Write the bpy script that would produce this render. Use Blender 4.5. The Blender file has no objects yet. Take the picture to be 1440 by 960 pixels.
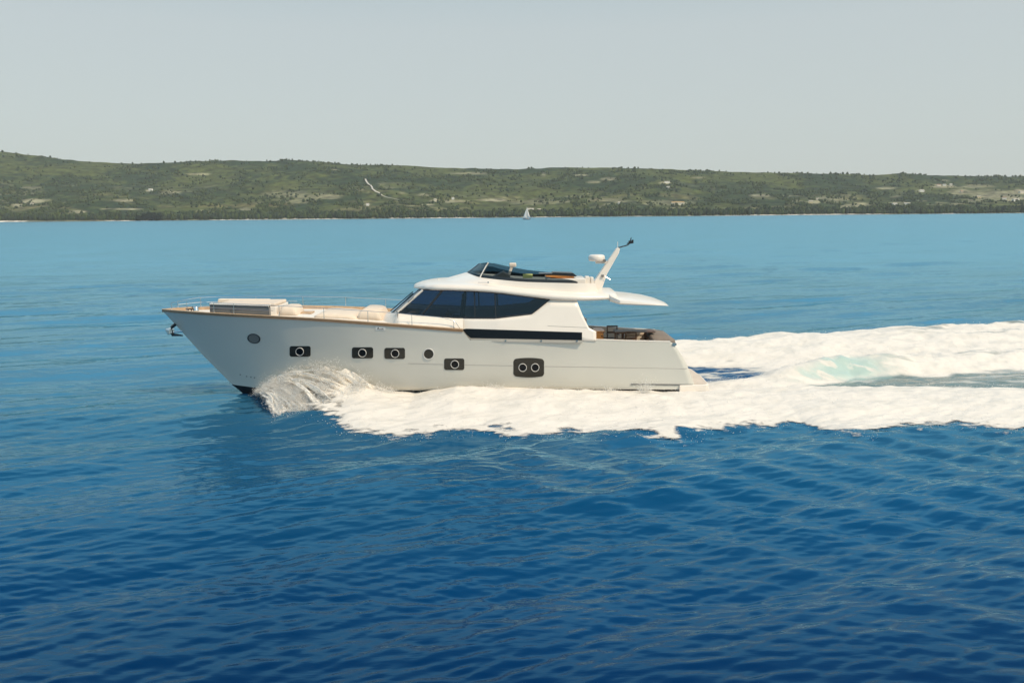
import bpy, math, random
import numpy as np
from mathutils import Vector, Matrix

random.seed(7)
R = math.radians
sc = bpy.context.scene
COL = sc.collection

# ------------------------------------------------------------------ camera
FPX, PW, PH = 1200.0, 1440.0, 960.0       # focal length in photo pixels
CAM_H, HORIZ = 7.9, 302.5                 # height above the water, horizon row at mid picture
PITCH = math.atan((480 - HORIZ) / FPX)
ROLL = R(0.50)
fw = np.array([0, math.cos(PITCH), -math.sin(PITCH)])
rt0 = np.array([1.0, 0, 0]); up0 = np.array([0, math.sin(PITCH), math.cos(PITCH)])
rt = rt0 * math.cos(ROLL) - up0 * math.sin(ROLL)
up = up0 * math.cos(ROLL) + rt0 * math.sin(ROLL)
cd = bpy.data.cameras.new('camera'); cam = bpy.data.objects.new('camera', cd); COL.objects.link(cam)
cd.sensor_fit = 'HORIZONTAL'; cd.sensor_width = 36; cd.lens = 36 * FPX / PW
cd.clip_start = 0.5; cd.clip_end = 30000
M = Matrix(((rt[0], up[0], -fw[0], 0), (rt[1], up[1], -fw[1], 0), (rt[2], up[2], -fw[2], CAM_H), (0, 0, 0, 1)))
cam.matrix_world = M
sc.camera = cam

# ------------------------------------------------------------------ sky, sun, exposure
SUN_EL, SUN_AZ = R(50), R(127)            # azimuth clockwise from +Y
w = bpy.data.worlds.new('World'); sc.world = w; w.use_nodes = True
nt = w.node_tree; nt.nodes.clear()
wo = nt.nodes.new('ShaderNodeOutputWorld'); bg = nt.nodes.new('ShaderNodeBackground')
sky = nt.nodes.new('ShaderNodeTexSky'); sky.sky_type = 'NISHITA'; sky.sun_disc = False
sky.sun_elevation = SUN_EL; sky.sun_rotation = SUN_AZ
sky.air_density = 1.0; sky.dust_density = 1.6; sky.ozone_density = 1.2; sky.altitude = 10
hs = nt.nodes.new('ShaderNodeHueSaturation'); hs.inputs['Saturation'].default_value = 1.05
tint = nt.nodes.new('ShaderNodeMix'); tint.data_type = 'RGBA'; tint.blend_type = 'MULTIPLY'
tint.inputs[0].default_value = 1.0; tint.inputs[7].default_value = (0.90, 1.02, 0.95, 1)
nt.links.new(sky.outputs[0], hs.inputs['Color']); nt.links.new(hs.outputs[0], tint.inputs[6])
tcw = nt.nodes.new('ShaderNodeTexCoord'); sxyz = nt.nodes.new('ShaderNodeSeparateXYZ'); nt.links.new(tcw.outputs['Generated'], sxyz.inputs[0])
rmp = nt.nodes.new('ShaderNodeValToRGB'); e_ = rmp.color_ramp.elements      # share of the pale haze layer by height in the sky
e_[0].position = 0.0; e_[0].color = (.90,) * 3 + (1,); e_[1].position = .85; e_[1].color = (0, 0, 0, 1)
for p_, c_ in ((.12, .90), (.29, .90), (.46, .88), (.60, .40)): k_ = e_.new(p_); k_.color = (c_, c_, c_, 1)
nt.links.new(sxyz.outputs[2], rmp.inputs[0])
hzm = nt.nodes.new('ShaderNodeMix'); hzm.data_type = 'RGBA'; hzm.inputs[7].default_value = (3.0, 3.3, 3.2, 1)
rm2 = nt.nodes.new('ShaderNodeValToRGB'); f_ = rm2.color_ramp.elements      # grey-green low down, bright pale blue band added above to light the water's reflections
f_[0].position = 0.0; f_[0].color = (.335, .355, .335, 1); f_[1].position = .56; f_[1].color = (.18, .38, .52, 1)
for p_, c_ in ((.20, (.312, .340, .338)), (.29, (.245, .302, .322)), (.35, (.27, .49, .61)), (.46, (.28, .52, .66))): k_ = f_.new(p_); k_.color = (*c_, 1)
nt.links.new(sxyz.outputs[2], rm2.inputs[0])
sc10 = nt.nodes.new('ShaderNodeVectorMath'); sc10.operation = 'SCALE'; sc10.inputs['Scale'].default_value = 10.0
nt.links.new(rm2.outputs[0], sc10.inputs[0]); nt.links.new(sc10.outputs[0], hzm.inputs[7])
nt.links.new(rmp.outputs[0], hzm.inputs[0]); nt.links.new(tint.outputs[2], hzm.inputs[6])
nt.links.new(hzm.outputs[2], bg.inputs[0]); bg.inputs[1].default_value = 0.14
nt.links.new(bg.outputs[0], wo.inputs[0])
sl = bpy.data.lights.new('sun', 'SUN'); sl.energy = 2.6; sl.angle = R(0.6); sl.color = (1.0, 0.80, 0.55)
so = bpy.data.objects.new('sun', sl); COL.objects.link(so)
sd = Vector((math.sin(SUN_AZ) * math.cos(SUN_EL), math.cos(SUN_AZ) * math.cos(SUN_EL), math.sin(SUN_EL)))
so.rotation_euler = sd.to_track_quat('Z', 'Y').to_euler(); so.location = (20, -20, 60)
vs = sc.view_settings; sc.display_settings.display_device = 'sRGB'
vs.view_transform = 'Standard'; vs.look = 'None'; vs.exposure = 0.38; vs.gamma = 1.0; vs.use_curve_mapping = False
sc.cycles.use_denoising = True; sc.cycles.max_bounces = 10; sc.cycles.diffuse_bounces = 6; sc.cycles.transmission_bounces = 8; sc.cycles.transparent_max_bounces = 16
sc.cycles.caustics_reflective = False; sc.cycles.caustics_refractive = False
sc.cycles.sample_clamp_indirect = 4.0

# ------------------------------------------------------------------ helpers
def ray(u, v):
    return fw + (u - 720) / FPX * rt - (v - 480) / FPX * up
def at(u, v, Y):                           # point of the vertical plane at distance Y seen at a photo pixel
    d = ray(u, v); t = Y / d[1]
    return np.array([d[0] * t, Y, CAM_H + d[2] * t])
def ground(u, v, z=0.0):
    d = ray(u, v); t = (z - CAM_H) / d[2]
    return np.array([d[0] * t, d[1] * t, z])
def tag(o, label=None, cat=None, group=None, kind=None):
    if label: o['label'] = label
    if cat: o['category'] = cat
    if group: o['group'] = group
    if kind: o['kind'] = kind
    return o
def empty(name, loc, rz=0.0):
    o = bpy.data.objects.new(name, None); COL.objects.link(o); o.location = loc; o.rotation_euler = (0, 0, rz)
    o.empty_display_size = 0.3
    return o
def root_of(p):
    while p.parent: p = p.parent
    return p
def build(name, V, F, mat, parent=None, smooth=False, world=True):
    """one mesh object; V in world space (moved into the thing's own space when it has a parent)"""
    V = [tuple(float(c) for c in p) for p in V]
    if parent is not None and world:
        L = root_of(parent).location
        V = [(x - L[0], y - L[1], z - L[2]) for x, y, z in V]
    me = bpy.data.meshes.new(name); me.from_pydata(V, [], [tuple(int(i) for i in f) for f in F]); me.validate()
    me.update()
    o = bpy.data.objects.new(name, me); COL.objects.link(o)
    if mat: me.materials.append(mat)
    if smooth: me.polygons.foreach_set('use_smooth', [True] * len(me.polygons))
    if parent is not None: o.parent = parent
    return o
def np_mesh(name, V, F, mat, parent=None, smooth=True):
    """fast mesh from numpy: V (n,3), F (m,k) with constant k"""
    V = np.asarray(V, np.float32); F = np.asarray(F, np.int32); k = F.shape[1]
    if parent is not None: V = V - np.array(root_of(parent).location, np.float32)
    me = bpy.data.meshes.new(name)
    me.vertices.add(len(V)); me.vertices.foreach_set('co', V.ravel())
    me.loops.add(F.size); me.loops.foreach_set('vertex_index', F.ravel())
    me.polygons.add(len(F)); me.polygons.foreach_set('loop_start', np.arange(0, F.size, k, dtype=np.int32))
    me.polygons.foreach_set('loop_total', np.full(len(F), k, np.int32))
    me.polygons.foreach_set('use_smooth', np.full(len(F), smooth))
    me.update(calc_edges=True); me.validate()
    o = bpy.data.objects.new(name, me); COL.objects.link(o)
    if mat: me.materials.append(mat)
    if parent is not None: o.parent = parent
    return o
def vcol(o, name, C):
    a = o.data.color_attributes.new(name, 'FLOAT_COLOR', 'POINT')
    C = np.asarray(C, np.float32)
    if C.shape[1] == 3: C = np.hstack([C, np.ones((len(C), 1), np.float32)])
    a.data.foreach_set('color', C.ravel())
def solid(o, th, off=-1.0):
    m = o.modifiers.new('solid', 'SOLIDIFY'); m.thickness = th; m.offset = off; return o
def bevel(o, wd, seg=2):
    m = o.modifiers.new('bevel', 'BEVEL'); m.width = wd; m.segments = seg; m.limit_method = 'ANGLE'; m.angle_limit = R(35); return o
def interp(pts):
    pts = sorted((float(a), float(b)) for a, b in pts)
    xs = np.array([p[0] for p in pts]); ys = np.array([p[1] for p in pts])
    return lambda x: np.interp(x, xs, ys)
def spline(pts):
    """smooth monotone-ish interpolation (Catmull-Rom on x)"""
    pts = sorted((float(a), float(b)) for a, b in pts)
    xs = np.array([p[0] for p in pts]); ys = np.array([p[1] for p in pts])
    m = np.gradient(ys, xs)
    def f(x):
        x = np.clip(np.asarray(x, float), xs[0], xs[-1])
        i = np.clip(np.searchsorted(xs, x) - 1, 0, len(xs) - 2)
        h = xs[i + 1] - xs[i]; t = (x - xs[i]) / h
        return ((2*t**3 - 3*t**2 + 1) * ys[i] + (t**3 - 2*t**2 + t) * h * m[i] + (-2*t**3 + 3*t**2) * ys[i + 1] + (t**3 - t**2) * h * m[i + 1])
    return f
def sstep(a, b, x):
    t = np.clip((x - a) / (b - a), 0, 1); return t * t * (3 - 2 * t)
class MB:
    def __init__(s): s.V = []; s.F = []
    def add(s, V, F):
        n = len(s.V); s.V += [tuple(v) for v in V]; s.F += [tuple(i + n for i in f) for f in F]; return s
    def box(s, c, d, rz=0.0, ry=0.0):
        m = Matrix.Rotation(rz, 3, 'Z') @ Matrix.Rotation(ry, 3, 'Y')
        V = [Vector(c) + m @ Vector((sx * d[0] / 2, sy * d[1] / 2, sz * d[2] / 2)) for sx in (-1, 1) for sy in (-1, 1) for sz in (-1, 1)]
        return s.add(V, [(0, 1, 3, 2), (4, 6, 7, 5), (0, 4, 5, 1), (2, 3, 7, 6), (0, 2, 6, 4), (1, 5, 7, 3)])
    def tube(s, pts, r, n=8, r2=None, cap=True):
        pts = [Vector(p) for p in pts]; V = []; F = []
        for i, p in enumerate(pts):
            t = (pts[min(i + 1, len(pts) - 1)] - pts[max(i - 1, 0)]).normalized()
            a = t.orthogonal().normalized() if abs(t.z) > 0.95 else t.cross(Vector((0, 0, 1))).normalized()
            b = t.cross(a)
            rr = r if r2 is None else r + (r2 - r) * i / (len(pts) - 1)
            V += [p + a * rr * math.cos(2 * math.pi * k / n) + b * rr * math.sin(2 * math.pi * k / n) for k in range(n)]
        for i in range(len(pts) - 1):
            for k in range(n):
                F.append((i * n + k, i * n + (k + 1) % n, (i + 1) * n + (k + 1) % n, (i + 1) * n + k))
        if cap: F += [tuple(range(n))[::-1], tuple((len(pts) - 1) * n + k for k in range(n))]
        return s.add(V, F)
    def lathe(s, c, prof, n=24):
        V = []; F = []
        for r_, z in prof: V += [(c[0] + r_ * math.cos(2 * math.pi * k / n), c[1] + r_ * math.sin(2 * math.pi * k / n), c[2] + z) for k in range(n)]
        for i in range(len(prof) - 1):
            for k in range(n): F.append((i * n + k, i * n + (k + 1) % n, (i + 1) * n + (k + 1) % n, (i + 1) * n + k))
        F += [tuple(range(n))[::-1], tuple((len(prof) - 1) * n + k for k in range(n))]
        return s.add(V, F)
    def prism(s, poly, y0, y1, taper=None):
        """polygon of (x, z) extruded from y0 to y1"""
        n = len(poly); V = [(x, y0, z) for x, z in poly] + [(x, y1, z) for x, z in poly]
        F = [tuple(range(n)), tuple(range(2 * n - 1, n - 1, -1))] + [(i, i + n, (i + 1) % n + n, (i + 1) % n) for i in range(n)]
        return s.add(V, F)
    def loft(s, rings, cap=True, closed=True):
        n = len(rings[0]); V = [p for r_ in rings for p in r_]; F = []
        for i in range(len(rings) - 1):
            for k in range(n if closed else n - 1):
                F.append((i * n + k, i * n + (k + 1) % n, (i + 1) * n + (k + 1) % n, (i + 1) * n + k))
        if cap: F += [tuple(range(n))[::-1], tuple((len(rings) - 1) * n + k for k in range(n))]
        return s.add(V, F)
    def build(s, name, mat, parent=None, smooth=False): return build(name, s.V, s.F, mat, parent, smooth)

# value noise, numpy
_rng = np.random.default_rng(11)
_T = _rng.random((256, 256)).astype(np.float64)
def vnoise(x, y, seed=0):
    x = np.asarray(x, float) + seed * 37.17; y = np.asarray(y, float) + seed * 91.73
    xi = np.floor(x).astype(int); yi = np.floor(y).astype(int); fx = x - xi; fy = y - yi
    fx = fx * fx * fx * (fx * (fx * 6 - 15) + 10); fy = fy * fy * fy * (fy * (fy * 6 - 15) + 10)
    a = _T[xi & 255, yi & 255]; b = _T[(xi + 1) & 255, yi & 255]; c = _T[xi & 255, (yi + 1) & 255]; d = _T[(xi + 1) & 255, (yi + 1) & 255]
    return (a * (1 - fx) + b * fx) * (1 - fy) + (c * (1 - fx) + d * fx) * fy
def fbm(x, y, oct=4, seed=0, gain=0.5):
    s = 0; a = 1; t = 0
    for i in range(oct):
        s = s + a * vnoise(x * 2.03 ** i, y * 2.03 ** i, seed + i * 3); t += a; a *= gain
    return s / t

# ------------------------------------------------------------------ materials
def mat(name, col, rough=0.5, metal=0.0, coat=0.0, spec=0.5, vary=0.0, vscale=3.0, bump=0.0, bscale=20.0):
    m = bpy.data.materials.new(name); m.use_nodes = True; n = m.node_tree; b = n.nodes['Principled BSDF']
    b.inputs['Base Color'].default_value = (*col, 1); b.inputs['Roughness'].default_value = rough; b.inputs['Metallic'].default_value = metal
    b.inputs['Coat Weight'].default_value = coat; b.inputs['Coat Roughness'].default_value = 0.08; b.inputs['Specular IOR Level'].default_value = spec
    tc = n.nodes.new('ShaderNodeTexCoord')
    if vary > 0:
        ns = n.nodes.new('ShaderNodeTexNoise'); ns.inputs['Scale'].default_value = vscale; ns.inputs['Detail'].default_value = 6
        n.links.new(tc.outputs['Object'], ns.inputs['Vector'])
        mr = n.nodes.new('ShaderNodeMapRange'); mr.inputs[1].default_value = 0.3; mr.inputs[2].default_value = 0.7
        mr.inputs[3].default_value = 1 - vary; mr.inputs[4].default_value = 1 + vary
        n.links.new(ns.outputs['Fac'], mr.inputs[0])
        mx = n.nodes.new('ShaderNodeMix'); mx.data_type = 'RGBA'; mx.blend_type = 'MULTIPLY'; mx.inputs[0].default_value = 1
        mx.inputs[6].default_value = (*col, 1); n.links.new(mr.outputs[0], mx.inputs[7]); n.links.new(mx.outputs[2], b.inputs['Base Color'])
    if bump > 0:
        nb = n.nodes.new('ShaderNodeTexNoise'); nb.inputs['Scale'].default_value = bscale; nb.inputs['Detail'].default_value = 4
        n.links.new(tc.outputs['Object'], nb.inputs['Vector'])
        bp = n.nodes.new('ShaderNodeBump'); bp.inputs['Strength'].default_value = bump; bp.inputs['Distance'].default_value = 0.02
        n.links.new(nb.outputs['Fac'], bp.inputs['Height']); n.links.new(bp.outputs[0], b.inputs['Normal'])
    return m
def glass(name, tcol, ior=1.5, rough=0.02):
    m = bpy.data.materials.new(name); m.use_nodes = True; n = m.node_tree; n.nodes.clear()
    o = n.nodes.new('ShaderNodeOutputMaterial'); mx = n.nodes.new('ShaderNodeMixShader'); t = n.nodes.new('ShaderNodeBsdfTransparent')
    g = n.nodes.new('ShaderNodeBsdfGlossy'); lw = n.nodes.new('ShaderNodeLayerWeight'); lw.inputs[0].default_value = .5; pw = n.nodes.new('ShaderNodeMath'); pw.operation = 'POWER'; pw.inputs[1].default_value = 5
    f = n.nodes.new('ShaderNodeMath'); f.operation = 'MULTIPLY_ADD'; f0 = ((ior - 1) / (ior + 1)) ** 2; f.inputs[1].default_value = 1 - f0; f.inputs[2].default_value = f0
    n.links.new(lw.outputs['Facing'], pw.inputs[0]); n.links.new(pw.outputs[0], f.inputs[0])
    t.inputs[0].default_value = (*tcol, 1); g.inputs['Roughness'].default_value = rough
    n.links.new(f.outputs[0], mx.inputs[0]); n.links.new(t.outputs[0], mx.inputs[1]); n.links.new(g.outputs[0], mx.inputs[2]); n.links.new(mx.outputs[0], o.inputs[0])
    return m
mt = {}
mt['hull'] = mat('hull_paint', (0.60, 0.585, 0.53), 0.28, coat=0.5, vary=0.025, vscale=0.5)
mt['white'] = mat('gelcoat_white', (0.80, 0.735, 0.66), 0.3, coat=0.3, vary=0.03, vscale=0.8)
mt['deck'] = mat('deck_cream', (0.78, 0.72, 0.64), 0.6, vary=0.05, vscale=6)
mt['cushion'] = mat('cushion_cream', (0.70, 0.59, 0.48), 0.8, vary=0.05, vscale=4, bump=0.3, bscale=12)
mt['panel'] = mat('lounge_grey', (0.17, 0.165, 0.155), 0.5, vary=0.05)
mt['teak'] = mat('teak', (0.50, 0.34, 0.21), 0.55, vary=0.15, vscale=5)
mt['paleteak'] = mat('bleached_teak', (0.62, 0.52, 0.43), 0.6, vary=0.1, vscale=5)
mt['caprail'] = mat('varnished_rail', (0.23, 0.135, 0.07), 0.35, coat=0.3, vary=0.15, vscale=4)
mt['wood'] = mat('orange_wood', (0.62, 0.25, 0.06), 0.4, coat=0.3, vary=0.12, vscale=5)
mt['black'] = mat('black_trim', (0.012, 0.013, 0.016), 0.35, coat=0.2)
mt['blackglass'] = mat('black_glass', (0.006, 0.008, 0.011), 0.2, spec=0.15)
mt['port'] = mat('port_panel', (0.022, 0.021, 0.017), 0.15, coat=0.1, spec=.35)
mt['steel'] = mat('stainless', (0.72, 0.71, 0.69), 0.22, metal=1.0)
mt['ringwhite'] = mat('port_ring', (0.72, 0.70, 0.67), 0.3)
mt['antifoul'] = mat('antifouling', (0.010, 0.011, 0.014), 0.5)
mt['rub'] = mat('rub_rail', (0.16, 0.16, 0.16), 0.4)
mt['seam'] = mat('hull_seam', (0.50, 0.48, 0.44), 0.4)
mt['ledge'] = mat('ledge_grey', (0.42, 0.40, 0.36), 0.35)
mt['cover'] = mat('brown_cover', (0.20, 0.165, 0.14), 0.85, vary=0.1, bump=0.4, bscale=9)
mt['darkwood'] = mat('dark_wood', (0.11, 0.055, 0.03), 0.5, vary=0.2)
mt['yellow'] = mat('folded_towel', (0.62, 0.62, 0.22), 0.9)
mt['red'] = mat('red_cloth', (0.35, 0.05, 0.04), 0.8)
mt['tint'] = glass('tinted_glass', (0.19, 0.25, 0.37))
mt['visor'] = glass('visor_glass', (0.20, 0.25, 0.28), 1.22)
mt['clear'] = glass('windscreen_glass', (0.32, 0.40, 0.46))
mt['inside'] = mat('saloon_lining', (0.10, 0.085, 0.07), 0.6)
mt['sail'] = mat('sail_cloth', (0.80, 0.78, 0.74), 0.8)
mt['navy'] = mat('navy_paint', (0.03, 0.05, 0.08), 0.3)

# ------------------------------------------------------------------ hull shape (used by the water as well)
YC = 37.5
def solve(u, v, half):
    """pixel on the near side of a surface whose half breadth is half(X, Z)"""
    Y = YC - 2.2
    for _ in range(12):
        p = at(u, v, Y); Y = YC - float(half(p[0], p[2]))
    return at(u, v, Y)
XB = at(228, 435, YC)[0]
bs_ = spline([(0, 0.03), (.4, .36), (1, .72), (2, 1.18), (3.5, 1.65), (5.5, 2.12), (8, 2.5), (11, 2.72), (14, 2.75), (17, 2.55), (20, 2.2), (22.2, 1.95), (25, 1.9)])
bs = lambda X: bs_(np.asarray(X) - XB)
SHEER = [(228, 435), (244, 436.6), (260, 437.8), (300, 440.5), (378, 444.5), (450, 448.5), (520, 453.5), (600, 459.5), (648, 463.2), (720, 468), (838, 475.5), (900, 479), (945, 481)]
_sh = [solve(u, v, lambda X, Z: bs(X)) for u, v in SHEER]
zs = spline([(p[0], p[2]) for p in _sh])
_st = [at(u, v, YC) for u, v in [(228, 435), (246, 455.5), (285, 499), (325, 539), (345, 556), (356, 563)]]
_st[0][2] -= .05
zk0 = interp([(p[0], p[2]) for p in _st] + [(_st[-1][0] + 1.0, -0.62), (_st[-1][0] + 3, -0.85), (20, -0.8)])
XA = at(326.5, 540.5, YC)[0]
_c = [at(326.5, 540.5, YC), at(368, 545, YC - .55), at(440, 550, YC - 1.5), at(560, 551, YC - 2.15), at(700, 550, YC - 2.35), at(850, 549, YC - 2.3), at(985, 549, YC - 2.2)]
zc0 = interp([(p[0], p[2]) for p in _c])
bc0 = interp([(XA, 0), (XA + 1.3, .6), (XA + 3, 1.25), (XA + 6, 1.75), (XA + 10, 1.98), (XA + 14, 2.02), (XA + 20, 1.98), (XA + 24, 1.95)])
def hull_half(X, Z):
    X = np.asarray(X, float); Z = np.asarray(Z, float)
    zk = zk0(X); fwd = X < XA
    zl = np.where(fwd, zk, zc0(X)); bl = np.where(fwd, 0.0, bc0(X))
    t = np.clip((Z - zl) / np.maximum(zs(X) - zl, 0.02), 0, 1.3)
    k = sstep(XB + 4, XB + 13, X)
    p = 1.15 * (1 - k) + 0.45 * k
    top = bl + (bs(X) - bl) * t ** p + 0.0 * k * t
    tb = np.clip((Z - zk) / np.maximum(zl - zk, 0.02), 0, 1)
    return np.where(Z >= zl, top, bl * tb)
def hp(u, v, eps=0.0):
    p = solve(u, v, hull_half); p[1] -= eps; return p
_e = [solve(u, v, hull_half) for u, v in [(944.5, 481), (951, 488), (957, 497), (966, 513), (972, 527), (976.5, 541), (977.5, 551)]]
xend = interp([(p[2], p[0]) for p in _e] + [(-0.8, _e[-1][0])])
XSTEP0, XSTEP1 = hp(649, 464)[0], hp(661, 478)[0]
_tp = [hp(u, v) for u, v in [(661, 478), (740, 479.5), (820, 480), (838, 478), (880, 479.5), (945, 481.2)]]
ztop_aft = interp([(p[0], p[2]) for p in _tp])
def ztop(X):
    k = np.clip((X - XSTEP0) / (XSTEP1 - XSTEP0), 0, 1)
    return np.where(X < XSTEP1, zs(X) * (1 - k) + ztop_aft(XSTEP1) * k, ztop_aft(X))

# ------------------------------------------------------------------ sea
_waves = []
for i in range(150):
    lam = 0.22 * (14 / 0.22) ** (i / 149.0)
    th = R(-72) + random.gauss(0, 0.36 if lam < 1.2 else 0.22)     # travel direction; crests a little askew to the picture
    steep = 0.0095 if lam < 0.5 else (0.0072 if lam < 1.1 else (0.0040 if lam < 4 else 0.0040))
    a = steep * lam / 2.2
    _waves.append((2 * math.pi / lam, math.cos(th), math.sin(th), a, random.random() * 6.283, lam))
def waves(x, y, sp):
    h = np.zeros_like(x)
    wx = x + 0.9 * (fbm(x * .11, y * .11, 2, 5) - .5); wy = y + 0.9 * (fbm(x * .12, y * .12, 2, 8) - .5)
    for k, cx, cy, a, ph, lam in _waves:
        f = np.clip((lam - 2.2 * sp) / (1.6 * sp), 0, 1)
        h += a * f * np.sin(k * (wx * cx + wy * cy) + ph)
    gust = 0.55 + 0.9 * fbm(x * .035, y * .05, 3, 21)
    return h * gust
_d1 = np.array([8.0, -8.2]); _d1 /= np.linalg.norm(_d1); _n1 = np.array([-_d1[1], _d1[0]])
def wake_waves(x, y):
    """diverging waves thrown off the near wake, lower right of the picture"""
    s = x * _n1[0] + y * _n1[1] + 0.5 * (fbm(x * .2, y * .2, 3, 31) - .5)
    env = sstep(14.5, 18.5, s + 1.2 * (fbm(x * .15, y * .15, 2, 33) - .5)) * sstep(31.5, 29.5, y) * sstep(-6, 4, x + (30 - y) * .3)
    return env * (0.034 * np.sin(s * 2 * math.pi / 2.1) + 0.004 * np.sin(s * 2 * math.pi / 1.23 + 1.0)) * (0.5 + fbm(x * .2, y * .2, 2, 35))

# wake foam field -------------------------------------------------------
_fo = [ground(u, v, 0.12) for u, v in [(372, 572), (392, 592), (430, 596), (470, 597), (500, 606), (560, 612), (620, 607), (680, 603), (740, 611), (800, 607), (880, 611), (960, 614), (1000, 602), (1050, 598), (1130, 591), (1165, 602), (1210, 610), (1260, 601), (1320, 595), (1440, 598), (1500, 598)]]
yo_ = interp([(p[0], p[1]) for p in _fo] + [(40, 29.2)])
XST = xend(0.6)                                        # stern
XPL = XST + .6
def field(x, y):
    """wake: returns height, cover (0 none .. 1), foam (white) and air (pale green water) fields"""
    n1 = fbm(x * .55, y * .9, 5, 41); n2 = fbm(x * 1.6, y * 2.6, 4, 47); n3 = fbm(x * .22, y * .5, 3, 51); n4 = fbm(x * 4.5, y * 6.5, 3, 57)
    stem = _st[-1][0]
    hw = np.where(x < XST, np.maximum(hull_half(np.minimum(x, XST), np.full_like(x, .45)), 0.0), np.interp(x, [XST, XST + 6, XST + 14, 40], [2.2, 2.5, 2.9, 3.4]))
    q = YC - y                                         # + towards the camera
    # near foam ridge
    out = YC - yo_(x)
    qin = np.interp(x, [XST, XST + 2, 12.5, 16, 24, 40], [2.2, 2.1, 1.9, 1.7, 1.4, .9])
    inn = np.where(x < XST, hw, qin) + (n1 - .5) * .6 * sstep(XST + 1, XST + 5, x)
    wn = (q - inn) / np.maximum(out - inn, 0.3)
    start = sstep(stem + 1.2, stem + 3.8, x)
    A = np.interp(x, [stem, stem + 1.5, stem + 4.5, stem + 5.8, stem + 7.5, stem + 9.3, stem + 11, stem + 13, XST - 3, XST, XST + 5, XST + 10, 40], [.1, .45, .66, .60, .40, .76, .68, .66, .44, .36, .38, .38, .5])
    prof = np.interp(wn, [-.3, -.12, 0.02, .22, .45, .7, .9, 1.1, 1.3], [0, .25, .82, 1, .85, .55, .26, .07, 0])
    hn = A * prof * start * (0.72 + 0.40 * n3 + .30 * n1 * sstep(.5, .1, wn))
    we = wn + ((n2 - .5) * .26 + (n4 - .5) * .04)
    mn = sstep(-.16, -.02, wn) * sstep(1.13, .74, we) * sstep(stem + 3.0, stem + 5.4, x + (n2 - .5) * 2.2 - .9 * (wn - .5))
    # far foam ridge, the mirror image and a little steeper
    qf = -q
    outf = np.interp(x, [stem, stem + 4, 0, XST, 31, 40], [1.5, 4.0, 7.0, 9.2, 14.5, 16.5]) + (n1 - .5) * .8
    innf = np.interp(x, [stem, stem + 4, 0, XST, 12.5, 16, 40], [.6, 2.4, 4.6, 5.4, 5.2, 4.4, 6.0])
    wf = (qf - innf) / np.maximum(outf - innf, .3)
    Af = np.interp(x, [stem, stem + 3, XST, XST + 4, 18, 24, 40], [.1, .5, 1.05, 1.1, 1.15, 1.35, 1.4])
    proff = np.interp(wf, [-.3, -.05, .15, .5, .72, .9, 1.05, 1.25], [0, .12, .4, .85, 1, .75, .3, 0])
    hf = Af * proff * start * (.75 + .5 * n3)
    mf = sstep(-.12, .08, wf) * sstep(1.06, .88, wf + (n2 - .5) * .2) * start
    # propeller wash
    c = np.interp(x, [XPL, 12.5, 16, 24, 40], [0.0, -1.3, -3.4, -5.4, -8.5])       # the wake swings to the far side
    dq = q - c
    wid = np.interp(x, [XPL - .3, XPL + 2, 12.5, 16, 24, 40], [1.5, 1.75, 1.8, 1.7, 2.2, 3.5])
    on = sstep(XPL - .35, XPL + .25, x)
    wp = np.abs(dq) / wid
    Ap = np.interp(x, [XPL - .3, XPL + 1, XPL + 3, 13, 16, 20, 28, 40], [.05, .25, .55, .85, 1.0, .8, .7, .6])
    hpw = Ap * np.exp(-(wp / .66) ** 2) * on * (.75 + .5 * n1)
    mp = sstep(1.1, .9, dq / wid + (n1 - .5) * .5) * on * (qf < outf - .5)
    mid = on * (q < inn + .4) * (qf < innf + .6)
    h = np.maximum(np.maximum(hn, hf), hpw) + 0.05 * n2 * np.maximum(np.maximum(mn, mf), mp)
    cover = np.maximum(np.maximum(mn, mf), np.maximum(mp, mid * 1.0))
    # teal face of the wash hump, looking at the camera
    xa = x - 16.0
    teal = np.exp(-(xa / 1.9) ** 2 - ((dq - .85) / .80) ** 2) * 1.25 + .55 * np.exp(-((x - 13.4) / 1.3) ** 2 - ((dq - .9) / .5) ** 2)
    teal = np.clip(teal + (n1 - .5) * 1.0 * (teal > .1), 0, 1) * on
    teal = teal * (1 - .7 * sstep(.50, .66, fbm(x * 1.1 + y * .6, y * 2.6, 5, 75)))
    foam = np.maximum(mn, mf)
    foam = np.where(np.maximum(mn, mf) > .01, 1.0, 0.0)
    foam = np.maximum(foam, mp * np.clip(1.15 - teal * .95, .12, 1))
    # trough beside the near ridge: streaked
    tr = sstep(.95, 1.2, dq / wid + (n1 - .5) * .4) * sstep(.02, -.10, wn) * sstep(XPL + .2, XPL + 1.4, x)
    foam = np.where(tr > 0, np.maximum(foam * (1 - tr), tr * sstep(.52, .75, fbm(x * .5, y * 2.4, 4, 71)) * .55), foam)
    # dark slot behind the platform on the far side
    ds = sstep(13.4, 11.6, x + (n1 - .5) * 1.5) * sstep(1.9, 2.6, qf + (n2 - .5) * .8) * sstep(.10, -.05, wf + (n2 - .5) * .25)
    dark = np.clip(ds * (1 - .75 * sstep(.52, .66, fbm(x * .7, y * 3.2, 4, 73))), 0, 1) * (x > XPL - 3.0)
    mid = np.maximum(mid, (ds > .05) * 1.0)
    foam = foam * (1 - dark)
    foam = foam * (0.88 + .12 * sstep(.25, .6, n2))
    rs = sstep(.60, .74, fbm(x * .35, y * 1.9, 4, 79)) * sstep(14, 20, x) * sstep(.2, .4, dq / wid + .6) * sstep(1.3, .8, dq / wid)
    foam = foam * (1 - .55 * rs)
    far_streak = sstep(.56, .7, fbm(x * .45, y * 2.0, 4, 77)) * sstep(20, 25, x) * sstep(.3, .5, wf) * sstep(.95, .8, wf)
    foam = foam * (1 - .8 * far_streak)
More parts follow.
